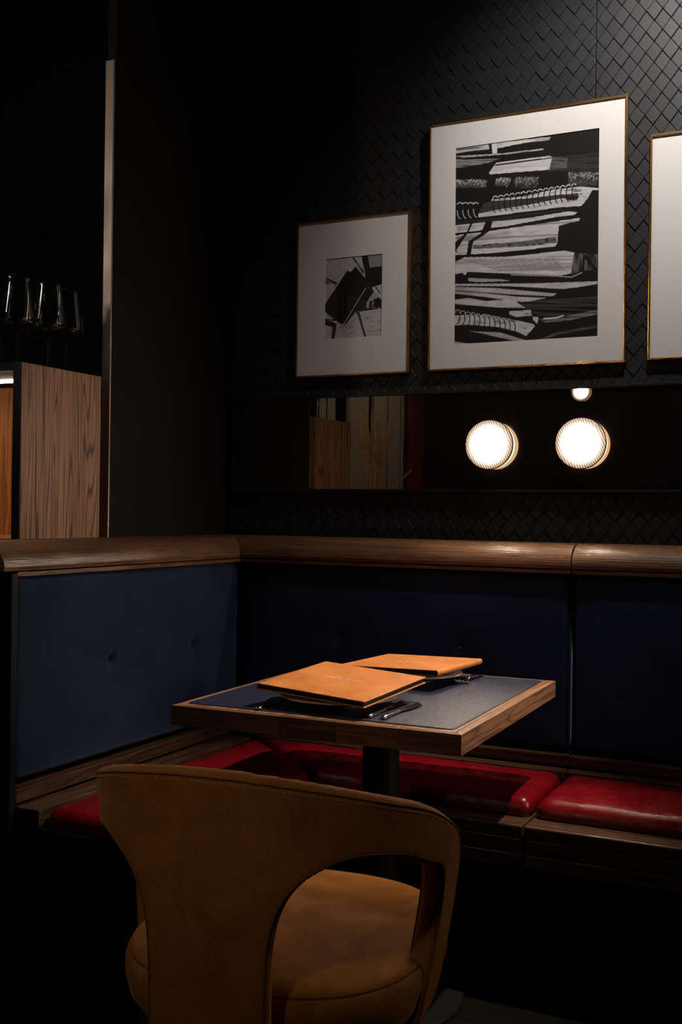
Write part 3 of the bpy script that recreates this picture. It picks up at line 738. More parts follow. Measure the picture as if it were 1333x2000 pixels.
P1.fill(0.10, [(740, 1810), (900, 1745), (1235, 1690), (1235, 1710), (900, 1770), (770, 1815)], 0.7, 32)
P1.C *= 0.95

# small print: notebooks, pens and handwriting on a desk (9.52x crop)
P2 = Print(150, 220, [(160, 155), (1225, 65), (1210, 1560), (155, 1620)])
B_ = 0.56
P2.fill(B_, [(0, 0), (1400, 0), (1400, 1800), (0, 1800)], 0.1, 2, 0, 400, 200)
r = np.random.default_rng(5)
for row in range(5):
    for q in range(16):
        x = 190 + q * 24 + r.uniform(-5, 5); y = 190 + row * 62 + q * 12 + r.uniform(-5, 5)
        if y < 560 - (x - 200) * 0.1 and x < 560 - row * 26: P2.line(0.22, [(x, y), (x - 6, y + r.uniform(14, 34))], 3.5)
P2.fill(0.02, [(155, 490), (240, 520), (390, 590), (360, 650), (300, 600), (155, 615)])
for k in range(9): P2.line(0.55, [(175 + k * 24, 515 + k * 13), (160 + k * 24, 580 + k * 8)], 4)
P2.fill(0.50, [(155, 620), (300, 600), (350, 650), (155, 960)])
P2.fill(0.30, [(950, 80), (1225, 60), (1215, 310), (990, 325)], 0.1); P2.fill(0.014, [(985, 325), (1215, 305), (1208, 620), (1020, 680), (960, 690)])
P2.fill(0.014, [(160, 975), (570, 370), (630, 400), (720, 300), (920, 540), (930, 690), (1060, 740), (700, 1110), (520, 1340), (440, 1330), (160, 1110)])
P2.fill(0.014, [(930, 690), (1020, 690), (1060, 760), (960, 900), (920, 1050), (1208, 1060), (810, 1115), (720, 1090)])
P2.fill(0.014, [(830, 100), (945, 95), (1000, 420), (1020, 680), (910, 690), (890, 400), (850, 250)])
P2.fill(0.014, [(650, 130), (680, 125), (800, 290), (880, 400), (860, 440), (700, 200)]); P2.line(0.2, [(690, 190), (820, 340)], 6)
P2.line(0.35, [(700, 1030), (905, 700)], 9); P2.line(0.5, [(505, 1340), (690, 1050)], 6); P2.line(0.014, [(515, 1350), (720, 1070)], 12); P2.line(0.014, [(560, 1300), (740, 1080)], 18)
P2.fill(0.4, [(920, 960), (1060, 770), (1150, 860), (1060, 900), (970, 950), (960, 1050), (925, 1050)]); P2.fill(0.014, [(1150, 860), (1208, 920), (1208, 1055), (965, 1050), (975, 940), (1060, 900)])
P2.line(0.5, [(1040, 1045), (1040, 900)], 7); P2.line(0.5, [(1020, 980), (1060, 960)], 5)
P2.fill(0.6, [(1020, 680), (1080, 690), (1208, 870), (1208, 920), (1140, 840)]); P2.line(0.014, [(1090, 680), (1165, 785)], 10)
P2.fill(0.014, [(1000, 690), (1208, 625), (1208, 600), (1000, 640)])
P2.line(0.014, [(740, 1100), (790, 1180), (840, 1360), (905, 1565)], 20); P2.line(0.014, [(740, 1095), (790, 1060)], 14); P2.line(0.014, [(790, 1040), (800, 1200)], 8)
P2.fill(0.014, [(155, 1245), (300, 1290), (380, 1330), (375, 1400), (340, 1600), (280, 1600), (300, 1390), (155, 1350)])
for k in range(9): P2.line(0.45, [(285 - k * 3, 1400 + k * 24), (310 - k * 3, 1408 + k * 24)], 4)
P2.line(0.014, [(200, 1130), (240, 1200), (350, 1260)], 7); P2.line(0.014, [(350, 1270), (170, 1245)], 12)
for k in range(9):
    x = 410 + k * 12; y = 1385 + k * 24; x1 = 720 - (k % 3) * 40
    n = 12
    P2.line(0.16, [(x + (x1 - x) * i / n, y - (x1 - x) * 0.42 * i / n + r.uniform(-5, 5)) for i in range(n + 1)] if k < 6 else [(x + 60, y), (x1, y - 70)], 3.2 if k != 1 else 7)
for (a, b, c) in ((900, 1225, 90), (890, 1245, 80), (1005, 1290, 60), (1120, 1285, 75), (1120, 1325, 80), (955, 1465, 60), (1060, 1465, 60), (1160, 1445, 40)):
    P2.line(0.13, [(a + c * i / 6, b + (i % 2) * 12 - 4 - i) for i in range(7)], 3.6)
P2.line(0.3, [(955, 1550), (1205, 1545)], 2.5); P2.line(0.2, [(1000, 1380), (990, 1420)], 3)

picture('framed_picture', -1.7335, -1.3200, 1.646, 2.166, (-1.626, -1.421, 1.771, 2.036),
        'smallest gold-framed picture at left, small monochrome print of notebooks in wide white mount', 0.0, P2)
picture('framed_picture', -1.2575, -0.6415, 1.647, 2.424, (-1.170, -0.7235, 1.729, 2.339),
        'large gold-framed picture in the middle, monochrome print of stacked old books', 0.0165, P1)
picture('framed_picture', -0.578, -0.165, 1.650, 2.300, None,
        'gold-framed picture cut off by the right edge, only white mount showing', 0.0)

# ------------------------------------------------------------------ cabinet with wine glasses
CZ = 1.583
cx0, cx1, cy0, cy1 = -2.60, -2.005, 2.195, 2.525
root = empty('cabinet', (-2.3, 2.36, 1.1), 0, 'wooden shelf cabinet with striped veneer side and lit niche behind the left rail', 'cabinet')
bx('side_panel', M['veneer'], root, cx1 - 0.026, cx1, cy0 + 0.003, cy1, 1.1, CZ, bevel=0.001)
bx('side_panel', M['veneer'], root, cx0, cx0 + 0.026, cy0, cy1, 1.1, CZ, bevel=0.001)
bx('edge_strip', M['plinth'], root, cx1 - 0.0265, cx1 - 0.0005, cy0 - 0.002, cy0 + 0.003, 1.1, CZ, bevel=0.0005)
bx('top_panel', M['black_wall'], root, cx0 + 0.026, cx1 - 0.026, cy0, cy1, CZ - 0.022, CZ, bevel=0.001)
bx('back_panel', M['cab_in'], root, cx0 + 0.026, cx1 - 0.026, cy1 - 0.016, cy1, 1.1, CZ - 0.022, bevel=0)
bx('bottom_panel', M['cab_in'], root, cx0 + 0.026, cx1 - 0.026, cy0, cy1 - 0.016, 1.1, 1.118, bevel=0)
bx('led_channel', M['strip'], root, cx0 + 0.026, cx1 - 0.026, cy0 + 0.012, cy0 + 0.030, CZ - 0.0435, CZ - 0.022, bevel=0.001)
bx('led_strip', M['led'], root, cx0 + 0.03, cx1 - 0.028, cy0 + 0.006, cy0 + 0.026, CZ - 0.050, CZ - 0.0440, bevel=0)

def glass_proto(loc, label):
    root = empty('wine_glass', loc, 0, label, 'wine glass', 'wine glasses standing on the cabinet')
    bowl_o = [(0.0045, 0.100), (0.012, 0.1025), (0.030, 0.111), (0.0445, 0.124), (0.0475, 0.132), (0.0455, 0.142), (0.041, 0.170), (0.0355, 0.205), (0.0315, 0.236), (0.0308, 0.250)]
    bowl_i = [(0.0300, 0.250), (0.0307, 0.236), (0.0347, 0.205), (0.0402, 0.170), (0.0447, 0.142), (0.0465, 0.1325), (0.0436, 0.125), (0.029, 0.1125), (0.012, 0.1045), (0.002, 0.103)]
    MB().lathe(bowl_o + bowl_i, (0, 0, 0), 40).obj('bowl', M['glass'], root, world=False, smooth=True)
    MB().lathe([(0.0045, 0.0995), (0.0036, 0.085), (0.0033, 0.05), (0.0036, 0.02), (0.0052, 0.0075)], (0, 0, 0), 20).obj('stem', M['glass'], root, world=False, smooth=True)
    MB().lathe([(0.0052, 0.007), (0.012, 0.0042), (0.036, 0.0018), (0.0385, 0.0012), (0.0385, 0.0), (0.005, 0.0)], (0, 0, 0), 36).obj('foot', M['glass'], root, world=False, smooth=True)
    return root
gl = glass_proto((-2.086, 2.267, CZ), 'leftmost wine glass in front, largest bowl at the photo edge')
def copy_thing(root, loc, label, rz=None):
    r = root.copy(); COL.objects.link(r); r.location = loc; r['label'] = label
    if rz is not None: r.rotation_euler = (0, 0, rz)
    for ch in list(root.children):
        c = ch.copy(); COL.objects.link(c); c.parent = r
        for g2 in ch.children: d = g2.copy(); COL.objects.link(d); d.parent = c
    return r
for loc, lab in (((-2.070, 2.374, CZ), 'wine glass second from the right, in the middle of the front row'),
                 ((-2.092, 2.476, CZ), 'rightmost wine glass, nearest the cabinet\'s far end'),
                 ((-2.182, 2.448, CZ), 'wine glass half hidden behind the two front glasses, stem showing between them'),
                 ((-2.196, 2.320, CZ), 'rear wine glass behind the leftmost one')):
    copy_thing(gl, loc, lab)
for (px_, py_, lab) in ((-2.78, 1.55, 'added unseen globe pendant lighting the left side, nearer the vase'), (-2.78, 1.98, 'added unseen globe pendant lighting the left side, nearer the cabinet')):  # invented pendants, added for highlights on the glasses and steel strip
    root = empty('added_pendant', (px_, py_, 2.22), 0, lab, 'lamp', 'added globe pendants on the left side')
    MB().lathe([(0.004, -0.052)] + [(0.052 * math.cos(a), 0.052 * math.sin(a)) for a in [(-80 + 10 * k) * PI / 180 for k in range(17)]] + [(0.004, 0.052)], (0, 0, 0), 24).obj('globe', M['globe'], root, world=False, smooth=True)
    MB().lathe([(0.012, 0.0515), (0.014, 0.07), (0.004, 0.085)], (0, 0, 0), 16).obj('cap', M['copper'], root, world=False, smooth=True)
    MB().tube([(0, 0, 0.084), (0, 0, 0.83)], 0.002, 6).obj('cord', M['black_metal'], root, world=False)
# glossy bronze panel standing behind the glasses
o = bx('bronze_panel', brushed('dark_bronze', (0.20, 0.12, 0.06), 0.25), None, -2.14, -2.05, 2.70, 2.715, 0.0, 1.80)
tag(o, 'dark bronze panel standing behind the glasses beside the steel strip', 'panel')

# dried grass in a vase, out of frame but in the mirror
root = empty('vase', (-2.20, 1.50, 1.10), 0, 'dark vase holding the dried grass, hidden just below what the mirror shows', 'vase')
MB().lathe([(0.04, 0), (0.06, 0.01), (0.075, 0.06), (0.06, 0.12), (0.035, 0.15), (0.038, 0.16), (0.030, 0.16), (0.028, 0.15), (0.02, 0.02)], (-2.20, 1.50, 1.10), 32).obj('body', M['vase'], root, smooth=True)
gr = empty('pampas_grass', (-2.20, 1.50, 1.12), 0, 'tall bunch of dried pampas grass seen reflected in the mirror beside the cabinet', 'plant')
st = MB(); pl = MB(); rr_ = random.Random(3)
for k in range(30):
    a = rr_.uniform(0, 2 * PI); lean = rr_.uniform(0.02, 0.10); h = rr_.uniform(0.42, 0.60)
    if k == 0: a, lean, h = -1.3, 0.30, 0.30
    b0 = Vector((-2.20, 1.50, 1.12)); tip = b0 + Vector((math.cos(a) * lean, math.sin(a) * lean, h)); mid = (b0 + tip) / 2 + Vector((0, 0, 0.03))
    mid.x = b0.x + (tip.x - b0.x) * 0.3; mid.y = b0.y + (tip.y - b0.y) * 0.3
    P = [b0.lerp(mid, t).lerp(mid.lerp(tip, t), t) for t in [i / 8 for i in range(9)]]
    st.tube(P, [0.0022] * 9, 5)
    for q in range(80):
        t = rr_.uniform(0.5, 1.0); c = P[min(8, int(t * 8))].lerp(P[min(8, int(t * 8) + 1)], t * 8 - int(t * 8)) if t < 1 else P[8]
        d = Vector((rr_.uniform(-1, 1), rr_.uniform(-1, 1), rr_.uniform(0.4, 1.6))).normalized() * rr_.uniform(0.02, 0.045) * (1.4 - t)
        w = Vector((rr_.uniform(-1, 1), rr_.uniform(-1, 1), 0)).normalized() * 0.0022
        pl.add([c - w, c + w, c + d + Vector((0, 0, 0.002))], [(0, 1, 2)])
st.obj('stalks', M['pampas'], gr, kind='stuff'); pl.obj('plumes', M['pampas'], gr, kind='stuff')

# ------------------------------------------------------------------ table
TX, TY, TR_ = -1.097, 2.492, math.radians(1.3)
tb = empty('table', (TX, TY, 0), TR_, 'square walnut restaurant table on a black column, set with two menus', 'table')
# solid top: planks edge-glued, running along y
n = 7; wpl = 0.70 / n
core = MB()
hx, hy = 0.350, 0.406
MB().box(-hx + 0.0195, hx - 0.0195, -hy + 0.0195, hy - 0.0195, 0.706, 0.750).obj('tabletop', M['walnut_y'], tb, world=False, bevel=0.0004)
MB().prism([(hx, -hy), (hx, hy), (hx - 0.0195, hy - 0.0195), (hx - 0.0195, -hy + 0.0195)], 0.706, 0.750, 'z').obj('edge_band', M['walnut_y'], tb, world=False, bevel=0.0015)
MB().prism([(-hx, -hy), (-hx, hy), (-hx + 0.0195, hy - 0.0195), (-hx + 0.0195, -hy + 0.0195)], 0.706, 0.750, 'z').obj('edge_band', M['walnut_y'], tb, world=False, bevel=0.0015)
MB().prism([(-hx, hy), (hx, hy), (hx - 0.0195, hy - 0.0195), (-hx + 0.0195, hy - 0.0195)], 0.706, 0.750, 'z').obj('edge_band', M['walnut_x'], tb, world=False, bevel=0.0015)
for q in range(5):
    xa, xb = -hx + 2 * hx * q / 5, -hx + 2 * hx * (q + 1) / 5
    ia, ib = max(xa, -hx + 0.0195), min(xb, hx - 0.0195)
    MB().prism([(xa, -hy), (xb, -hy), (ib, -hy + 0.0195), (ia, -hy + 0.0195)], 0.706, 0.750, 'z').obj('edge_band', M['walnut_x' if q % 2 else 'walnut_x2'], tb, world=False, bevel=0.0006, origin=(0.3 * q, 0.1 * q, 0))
MB().lathe([(0.046, 0.018), (0.046, 0.700)], (0.012, -0.012, 0), 40).obj('column', M['column'], tb, world=False, smooth=False, bevel=0.001)
MB().lathe([(0.21, 0.0), (0.215, 0.004), (0.21, 0.010), (0.06, 0.018), (0.0, 0.0181)][:4], (0.012, -0.012, 0), 48).obj('base', M['column'], tb, world=False, smooth=False)
MB().box(-0.12, 0.14, -0.12, 0.10, 0.7, 0.7058).obj('mounting_plate', M['column'], tb, world=False, bevel=0.002)
def tw(x, y, z=0.0):
    c, s = math.cos(TR_), math.sin(TR_); return (TX + x * c - y * s, TY + x * s + y * c, z)
# the mat: thin leather sheet with rounded corners
def rounded(hx, hy, r, n=6):
    P = []
    for (sx, sy, a0) in ((1, 1, 0), (-1, 1, PI / 2), (-1, -1, PI), (1, -1, 3 * PI / 2)):
        for k in range(n + 1): a = a0 + PI / 2 * k / n; P.append((sx * (hx - r) + r * math.cos(a), sy * (hy - r) + r * math.sin(a)))
    return P
mt = empty('table_mat', tw(-0.005, 0.004, 0.7503), TR_, 'navy leather mat covering most of the tabletop under the menus', 'mat')
MB().prism(rounded(0.326, 0.372, 0.012), 0.0, 0.0022, 'z').obj('leather_sheet', M['mat'], mt, world=False, bevel=0.0007)
sti = MB(); oo = rounded(0.322, 0.368, 0.010)
for i in range(len(oo)):
    a = Vector((*oo[i], 0)); b = Vector((*oo[(i + 1) % len(oo)], 0)); L = (b - a).length; k = max(1, int(L / 0.006))
    for q in range(k):
        p0 = a.lerp(b, (q + 0.15) / k); p1 = a.lerp(b, (q + 0.75) / k); d = (p1 - p0).normalized() if (p1 - p0).length > 0 else Vector((1, 0, 0)); s_ = Vector((-d.y, d.x, 0)) * 0.0003
        sti.add([(*(p0 - s_)[:2], 0.00215), (*(p1 - s_)[:2], 0.00215), (*(p1 + s_)[:2], 0.00215), (*(p0 + s_)[:2], 0.00215), (*(p0)[:2], 0.0026), (*(p1)[:2], 0.0026)], [(0, 1, 5, 4), (3, 4, 5, 2), (0, 4, 3), (1, 2, 5)])
sti.obj('stitching', M['mat'], mt, world=False, kind='stuff')
MZ = 0.7525

# plates
def plate(loc, label):
    root = empty('plate', loc, 0, label, 'plate', 'white rimmed plates under the menus')
    prof = [(0.047, 0.000), (0.051, 0.000), (0.052, 0.0035), (0.066, 0.006), (0.082, 0.013), (0.092, 0.0175), (0.100, 0.0195), (0.133, 0.0220), (0.1355, 0.0235), (0.1345, 0.0255),
            (0.098, 0.0230), (0.088, 0.0205), (0.078, 0.015), (0.060, 0.0095), (0.01, 0.0088)]
    MB().lathe(prof, (0, 0, 0), 72).obj('dish', M['china'], root, world=False, smooth=True)
    MB().lathe([(0.047, 0.0005), (0.050, 0.0020), (0.010, 0.0040), (0.010, 0.0030)], (0, 0, 0), 48).obj('foot_well', M['china'], root, world=False, smooth=True)
    return root
plate((-1.100, 2.268, MZ), 'white rimmed plate under the front menu, nearest the chair')
plate((-1.093, 2.700, MZ), 'white rimmed plate under the rear menu')

# menus
def text_mesh(body, size, shear=0.0, extrude=0.00012):
    c = bpy.data.curves.new('lettering', 'FONT'); c.body = body; c.size = size; c.shear = shear; c.align_x = 'CENTER'; c.align_y = 'CENTER'; c.extrude = extrude; c.resolution_u = 3
    c.space_character = 1.12
    o = bpy.data.objects.new('tmp', c); COL.objects.link(o); bpy.context.view_layer.update()
    me = bpy.data.meshes.new_from_object(o.evaluated_get(bpy.context.evaluated_depsgraph_get()))
    V = [tuple(v.co) for v in me.vertices]; Fc = [tuple(p.vertices) for p in me.polygons]
    bpy.data.objects.remove(o); bpy.data.meshes.remove(me); return V, Fc
def menu(c, r, label):
    """closed leather menu, spine at local x=-w/2; c = centre of the top face"""
    W2, L2, T = 0.141, 0.1425, 0.0155
    root = empty('menu', c, 0, label, 'menu', 'tan leather menus on the plates')
    root.rotation_euler = r
    def sheet(z0, z1, x0, x1, hy, name, mat, bev): return MB().box(x0, x1, -hy, hy, z0, z1).obj(name, mat, root, world=False, bevel=bev, seg=3)
    sheet(-0.0028, 0.0, -W2, W2, L2, 'front_cover', M['tan'], 0.0011)
    sheet(-T, -T + 0.0028, -W2 + 0.001, W2, L2, 'back_cover', M['tan'], 0.0011)
    P = []
    for k in range(13):
        a = PI / 2 + PI * k / 12; P.append((-W2 + T / 2 * math.cos(a) * 0.8, -T / 2 + T / 2 * math.sin(a)))
    for k in range(12, -1, -1):
        a = PI / 2 + PI * k / 12; P.append((-W2 + (T / 2 - 0.0025) * math.cos(a) * 0.8, -T / 2 + (T / 2 - 0.0025) * math.sin(a)))
    MB().prism(P, -L2, L2, 'y').obj('spine', M['tan'], root, world=False, smooth=False)
    pg = MB()
    for k in range(4): z = -T + 0.0031 + k * 0.0024; pg.box(-W2 + 0.002, W2 - 0.0045, -L2 + 0.003, L2 - 0.003, z, z + 0.0019)
    pg.obj('pages', M['pages'], root, world=False, bevel=0.0003, kind='stuff')
    V, Fc = text_mesh('PRIVATO', 0.0235); V2, F2 = text_mesh('Ristorante', 0.0155, 0.45)
    mb = MB(); mb.add([(v[0], v[1] + 0.004, v[2]) for v in V], Fc)
    mb.obj('lettering', M['foil'], root, world=False, label='wide capital letters pressed into the cover')
    mb = MB(); mb.add([(v[0] + 0.004, v[1] + 0.019, v[2] + 0.0001) for v in V2], F2)
    mb.obj('script_lettering', M['foil'], root, world=False, label='small slanted script above the capitals')
    return root
menu((-1.095, 2.282, 0.8085), (0.066, 0.048, -0.104), 'front tan leather menu lying tilted on the plate nearest the chair')
menu((-1.099, 2.704, 0.8015), (0.006, 0.030, 3.067), 'rear tan leather menu with its rounded spine to the right, turned toward the bench')

# cutlery
def knife(loc, rz, label, name='table_knife'):
    root = empty(name, loc, rz, label, 'knife', 'polished steel cutlery beside the plates')
    ys = [0, 0.003, 0.010, 0.022, 0.045, 0.070, 0.086, 0.094, 0.100]
    rs = [0.002, 0.0058, 0.0076, 0.0070, 0.0056, 0.0050, 0.0056, 0.0062, 0.0040]
    MB().tube([(0, y, 0.0048) for y in ys], rs, 16, True, [0.62] * len(ys)).obj('handle', M['steel'], root, world=False, smooth=True)
    V = []; Fc = []; n = 16
    for k in range(n + 1):
        t = k / n; y = 0.098 + 0.118 * t; w = 0.0095 * (0.55 + 0.45 * math.sin(min(1, t * 1.6) * PI / 2)) * (1 - max(0, (t - 0.8) / 0.2) ** 2 * 0.95)
        V += [(-0.0045, y, 0.0035), (-0.0045 + 2 * w, y, 0.0040), (-0.0045, y, 0.0058)]
    for k in range(n):
        a = k * 3; b = a + 3
        Fc += [(a, a + 1, b + 1, b), (a + 1, a + 2, b + 2, b + 1), (a + 2, a, b, b + 2)]
    Fc += [(0, 2, 1), (n * 3, n * 3 + 1, n * 3 + 2)]
    mesh('blade', V, Fc, M['steel'], root, world=False)
    return root
def fork(loc, rz, label):
    root = empty('table_fork', loc, rz, label, 'fork', 'polished steel cutlery beside the plates')
    ys = [0, 0.003, 0.010, 0.030, 0.055, 0.080, 0.105, 0.125]
    rs = [0.003, 0.0070, 0.0085, 0.0062, 0.0045, 0.0035, 0.0032, 0.0040]
    zs = [0.003, 0.003, 0.0032, 0.006, 0.010, 0.013, 0.012, 0.008]
    MB().tube([(0, y, z) for y, z in zip(ys, zs)], rs, 14, True, [0.42] * 8).obj('handle', M['steel'], root, world=False, smooth=True)
    hd = MB().tube([(0, y, z) for y, z in ((0.124, 0.0082), (0.132, 0.0055), (0.142, 0.0038), (0.150, 0.0036))], [0.0042, 0.0085, 0.0120, 0.0122], 16, True, [0.22, 0.16, 0.12, 0.12])
    hd.obj('head', M['steel'], root, world=False, smooth=True)
    for k in range(4):
        x = -0.0096 + 0.0064 * k
        MB().tube([(x, 0.149, 0.0036), (x, 0.165, 0.0050), (x, 0.180, 0.0085), (x * 0.96, 0.194, 0.0145)], [0.0019, 0.0018, 0.0015, 0.0007], 8, True, [0.8] * 4).obj('tine', M['steel'], root, world=False, smooth=True)
    return root
knife((-0.938, 2.150, MZ), math.radians(0), 'steel knife at the right of the front plate, outermost')
fk0 = knife((-0.972, 2.150, MZ), math.radians(2), 'steel knife half under the front menu, closer to the plate')
fork((-1.232, 2.118, MZ + 0.0005), math.radians(5), 'steel fork at the left of the front plate, bulbous handle end showing')
fork((-0.952, 2.868, MZ + 0.0005), math.radians(180), 'steel fork at the rear place, tines showing right of the rear plate')

# ------------------------------------------------------------------ chair
CHX, CHY, CHR = -0.878, 1.625, math.radians(6.5)
ch = empty('barrel_chair', (CHX, CHY, 0), CHR, 'mustard suede barrel chair in the foreground, open curved back with armrest loops', 'chair')
AX, BY, EXP = 0.277, 0.312, 2.25
def plan(phi):
    s, c = math.sin(phi), math.cos(phi)
    x = AX * math.copysign(abs(s) ** (2 / EXP), s)
    y = -BY * math.copysign(abs(c) ** (2 / EXP), c) if c >= 0 else 0.0
    if c < 0: y = BY * 1.25 * (abs(phi) - PI / 2); x = math.copysign(AX - 0.10 * (abs(phi) - PI / 2) ** 2, s)
    return Vector((x, y))
PH = np.linspace(0, math.radians(112), 1200); PP = [plan(p) for p in PH]
SL = [0.0]
for i in range(1, len(PP)): SL.append(SL[-1] + (PP[i] - PP[i - 1]).length)
SL = np.array(SL); PX_ = np.array([p.x for p in PP]); PY_ = np.array([p.y for p in PP])
def s_of(deg): return float(np.interp(math.radians(deg), PH, SL))
def shell_pt(s, z, off=0.0):
    a = abs(s); x = float(np.interp(a, SL, PX_)); y = float(np.interp(a, SL, PY_))
    x2 = float(np.interp(a + 0.004, SL, PX_)); y2 = float(np.interp(a + 0.004, SL, PY_)); x1 = float(np.interp(max(a - 0.004, 0), SL, PX_)); y1 = float(np.interp(max(a - 0.004, 0), SL, PY_))
    tx, ty = x2 - x1, y2 - y1; L = math.hypot(tx, ty) or 1; nx, ny = ty / L, -tx / L
    if a < 0.003: nx, ny = 0, -1
    sg = 1 if s >= 0 else -1
    kx = 1 + 0.48 * (z - 0.72); ky = 1 + 0.08 * (z - 0.72)
    kx = 1 + (kx - 1) * min(1, max(0, (a - 0.10) / 0.15))
    return Vector((sg * (x * kx + nx * off), y * ky + ny * off, z))
half = [(0, 0.39), (14, 0.39), (16.8, 0.41), (17.2, 0.50), (17.9, 0.585), (20.8, 0.640), (27, 0.678), (36, 0.699), (46, 0.703), (60, 0.690), (70, 0.668), (78, 0.652), (82.5, 0.625), (83.5, 0.57), (82, 0.49), (79, 0.43), (78, 0.395),
        (85, 0.398), (95, 0.43), (100, 0.50), (102, 0.57), (101, 0.620), (97.5, 0.660), (91, 0.696), (81, 0.731), (68, 0.764), (50, 0.792), (30, 0.816), (12, 0.829), (0, 0.832)]
hp = [(s_of(d), z) for d, z in half]
def smooth_poly(P, n=8):
    out = []; m = len(P)
    for i in range(m):
        p0, p1, p2, p3 = [np.array(P[(i + k) % m]) for k in (-1, 0, 1, 2)]
        for q in range(n):
            t = q / n; out.append(tuple(0.5 * ((2 * p1) + (-p0 + p2) * t + (2 * p0 - 5 * p1 + 4 * p2 - p3) * t * t + (-p0 + 3 * p1 - 3 * p2 + p3) * t ** 3)))
    return out
# right half outline then mirrored left half; the outline runs round the whole shell
outl = smooth_poly(hp[:-1] + [hp[-1]] + [(-s, z) for (s, z) in hp[-2:0:-1]], 6)
OL = np.array(outl)
def sdf(S, Z):
    ins = np.zeros(S.shape, bool); best = np.full(S.shape, 9.0); n = len(OL)
    for i in range(n):
        x0, y0 = OL[i]; x1, y1 = OL[(i + 1) % n]; dx, dy = x1 - x0, y1 - y0; L = dx * dx + dy * dy
        if L < 1e-14: continue
        t = np.clip(((S - x0) * dx + (Z - y0) * dy) / L, 0, 1); best = np.minimum(best, np.hypot(S - x0 - t * dx, Z - y0 - t * dy))
        if y0 != y1: ins ^= ((y0 > Z) != (y1 > Z)) & (S < dx * (Z - y0) / dy + x0)
    return np.where(ins, best, -best)
st_ = 0.0045
gs = np.arange(-0.66, 0.6601, st_); gz = np.arange(0.37, 0.85, st_)
GS, GZ = np.meshgrid(gs, gz); D = sdf(GS, GZ); nz_, ns_ = D.shape
TH_, RR_ = 0.019, 0.011
def hoff(d): s = min(max(d, 0) / RR_, 1); return TH_ * math.sqrt(1 - (1 - s) ** 2)
V = []; idx = {}
def vert(key, s, z, d, side):
    k = (key, side if d > 1e-6 else 0)
    if k in idx: return idx[k]
    V.append(shell_pt(s, z, hoff(d) * side)); idx[k] = len(V) - 1; return idx[k]
Fc = []
for j in range(nz_ - 1):
    for i in range(ns_ - 1):
        cs = [(j, i), (j, i + 1), (j + 1, i + 1), (j + 1, i)]; ds = [D[c] for c in cs]
        if max(ds) <= 0: continue
        for side in (1, -1):
            f_ = []
            for k in range(4):
                a, b = cs[k], cs[(k + 1) % 4]; da, db = ds[k], ds[(k + 1) % 4]
                if da > 0: f_.append(vert(('g', a), GS[a], GZ[a], da, side))
                if (da > 0) != (db > 0):
                    t = da / (da - db); key = ('e',) + tuple(sorted((a, b)))
                    f_.append(vert(key, GS[a] + (GS[b] - GS[a]) * t, GZ[a] + (GZ[b] - GZ[a]) * t, 0.0, side))
            f2 = []
            for q in f_:
                if not f2 or f2[-1] != q: f2.append(q)
            if len(f2) > 2: Fc.append(tuple(f2 if side > 0 else f2[::-1]))
mesh('backrest', V, Fc, M['suede'], ch, smooth=True, world=False)
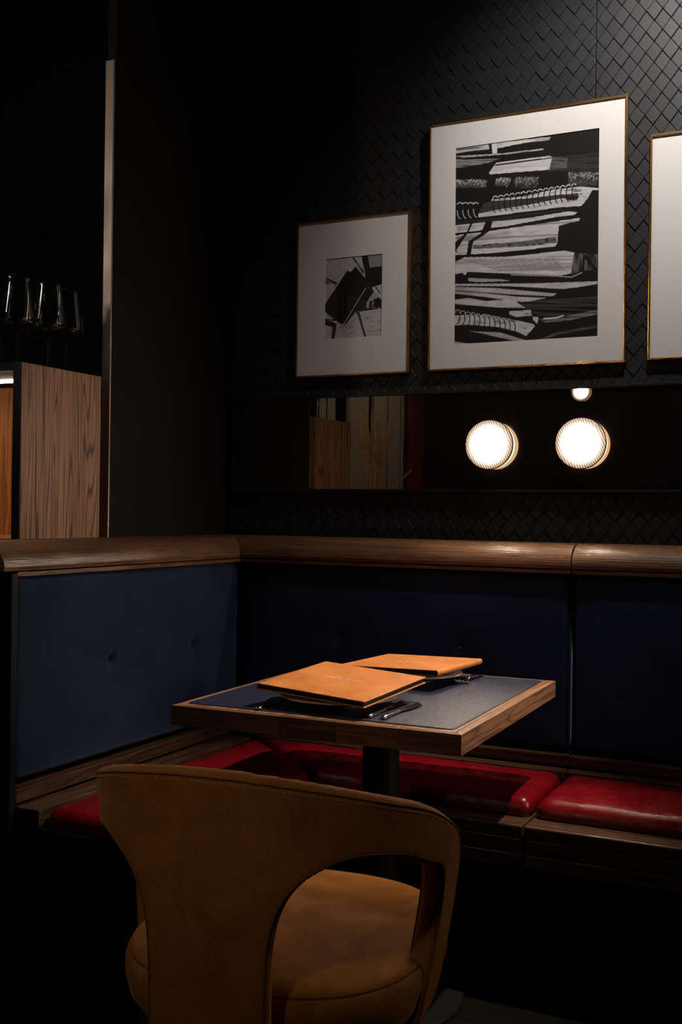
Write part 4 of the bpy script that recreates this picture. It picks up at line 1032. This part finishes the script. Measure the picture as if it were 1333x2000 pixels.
# piping on both edges of the border strip, and a stitch line under the top edge
def inward(i, d):
    n = len(OL); t = OL[(i + 1) % n] - OL[i - 1]; L = np.hypot(*t) or 1; nrm = np.array([-t[1], t[0]]) / L
    p = OL[i] + nrm * d
    return p
for side in (1, -1):
    for off in (0.0085,):
        pts = [inward(i, off) for i in range(len(OL))]
        mb = MB(); P3 = [shell_pt(p[0], p[1], side * (hoff(off) + 0.0002)) for p in pts]; P3.append(P3[0])
        mb.tube(P3, 0.0016, 6).obj('piping', M['suede_dark'], ch, world=False, smooth=True)
sti = MB(); acc = 0.0
pts = [inward(i, 0.015) for i in range(len(OL))]
for i in range(len(pts)):
    p, q = pts[i], pts[(i + 1) % len(pts)]
    if min(p[1], q[1]) < 0.655 or abs(p[0]) > s_of(92): continue
    base = OL[i]
    if base[1] < 0.72 and abs(base[0]) < s_of(88): continue
    L = float(np.hypot(*(q - p))); k = max(1, int(round(L / 0.009)))
    for m_ in range(k):
        a = p + (q - p) * (m_ + 0.15) / k; b = p + (q - p) * (m_ + 0.8) / k
        sti.tube([shell_pt(a[0], a[1], TH_ + 0.0003), shell_pt(b[0], b[1], TH_ + 0.0003)], 0.0006, 5)
sti.obj('stitching', M['thread'], ch, world=False, kind='stuff')
# seat: rounded cushion, side band and under shell
def ring_mesh(levels, n=96, e=2.6):
    V = []; Fc = []
    for (k, z) in levels:
        for q in range(n):
            a = 2 * PI * q / n; c, s = math.cos(a), math.sin(a)
            x = 0.256 * k * math.copysign(abs(c) ** (2 / e), c); y = (0.300 if s > 0 else 0.268) * k * math.copysign(abs(s) ** (2 / e), s) + 0.012
            V.append((x, y, z))
    m = len(levels)
    for i in range(m - 1):
        for q in range(n): a = i * n + q; b = i * n + (q + 1) % n; Fc.append((a, b, b + n, a + n))
    Fc += [tuple(range(n))[::-1], tuple(range((m - 1) * n, m * n))]
    return V, Fc
V, Fc = ring_mesh([(0.02, 0.519), (0.25, 0.518), (0.5, 0.516), (0.7, 0.512), (0.82, 0.507), (0.90, 0.501), (0.95, 0.495), (0.972, 0.4905), (0.976, 0.4880), (0.5, 0.4860)])
mesh('seat', V, Fc, M['suede'], ch, smooth=True, world=False)
V, Fc = ring_mesh([(0.5, 0.4850), (0.974, 0.4865), (0.990, 0.482), (1.0, 0.470), (0.998, 0.450), (0.970, 0.42), (0.89, 0.388), (0.75, 0.360), (0.5, 0.345), (0.02, 0.344)])
mesh('seat_shell', V, Fc, M['suede'], ch, smooth=True, world=False)
V, Fc = ring_mesh([(0.97, 0.4872)], 96)
mb = MB(); R_ = [Vector(v) for v in V]; R_.append(R_[0]); mb.tube(R_, 0.0022, 6).obj('seat_seam', M['suede_dark'], ch, world=False, smooth=True)
MB().lathe([(0.028, 0.02), (0.028, 0.343)], (0, 0.01, 0), 24).obj('column', M['black_metal'], ch, world=False)
MB().lathe([(0.20, 0.0), (0.205, 0.004), (0.197, 0.010), (0.05, 0.020)], (0, 0.01, 0), 56).obj('base', M['column'], ch, world=False, smooth=False)
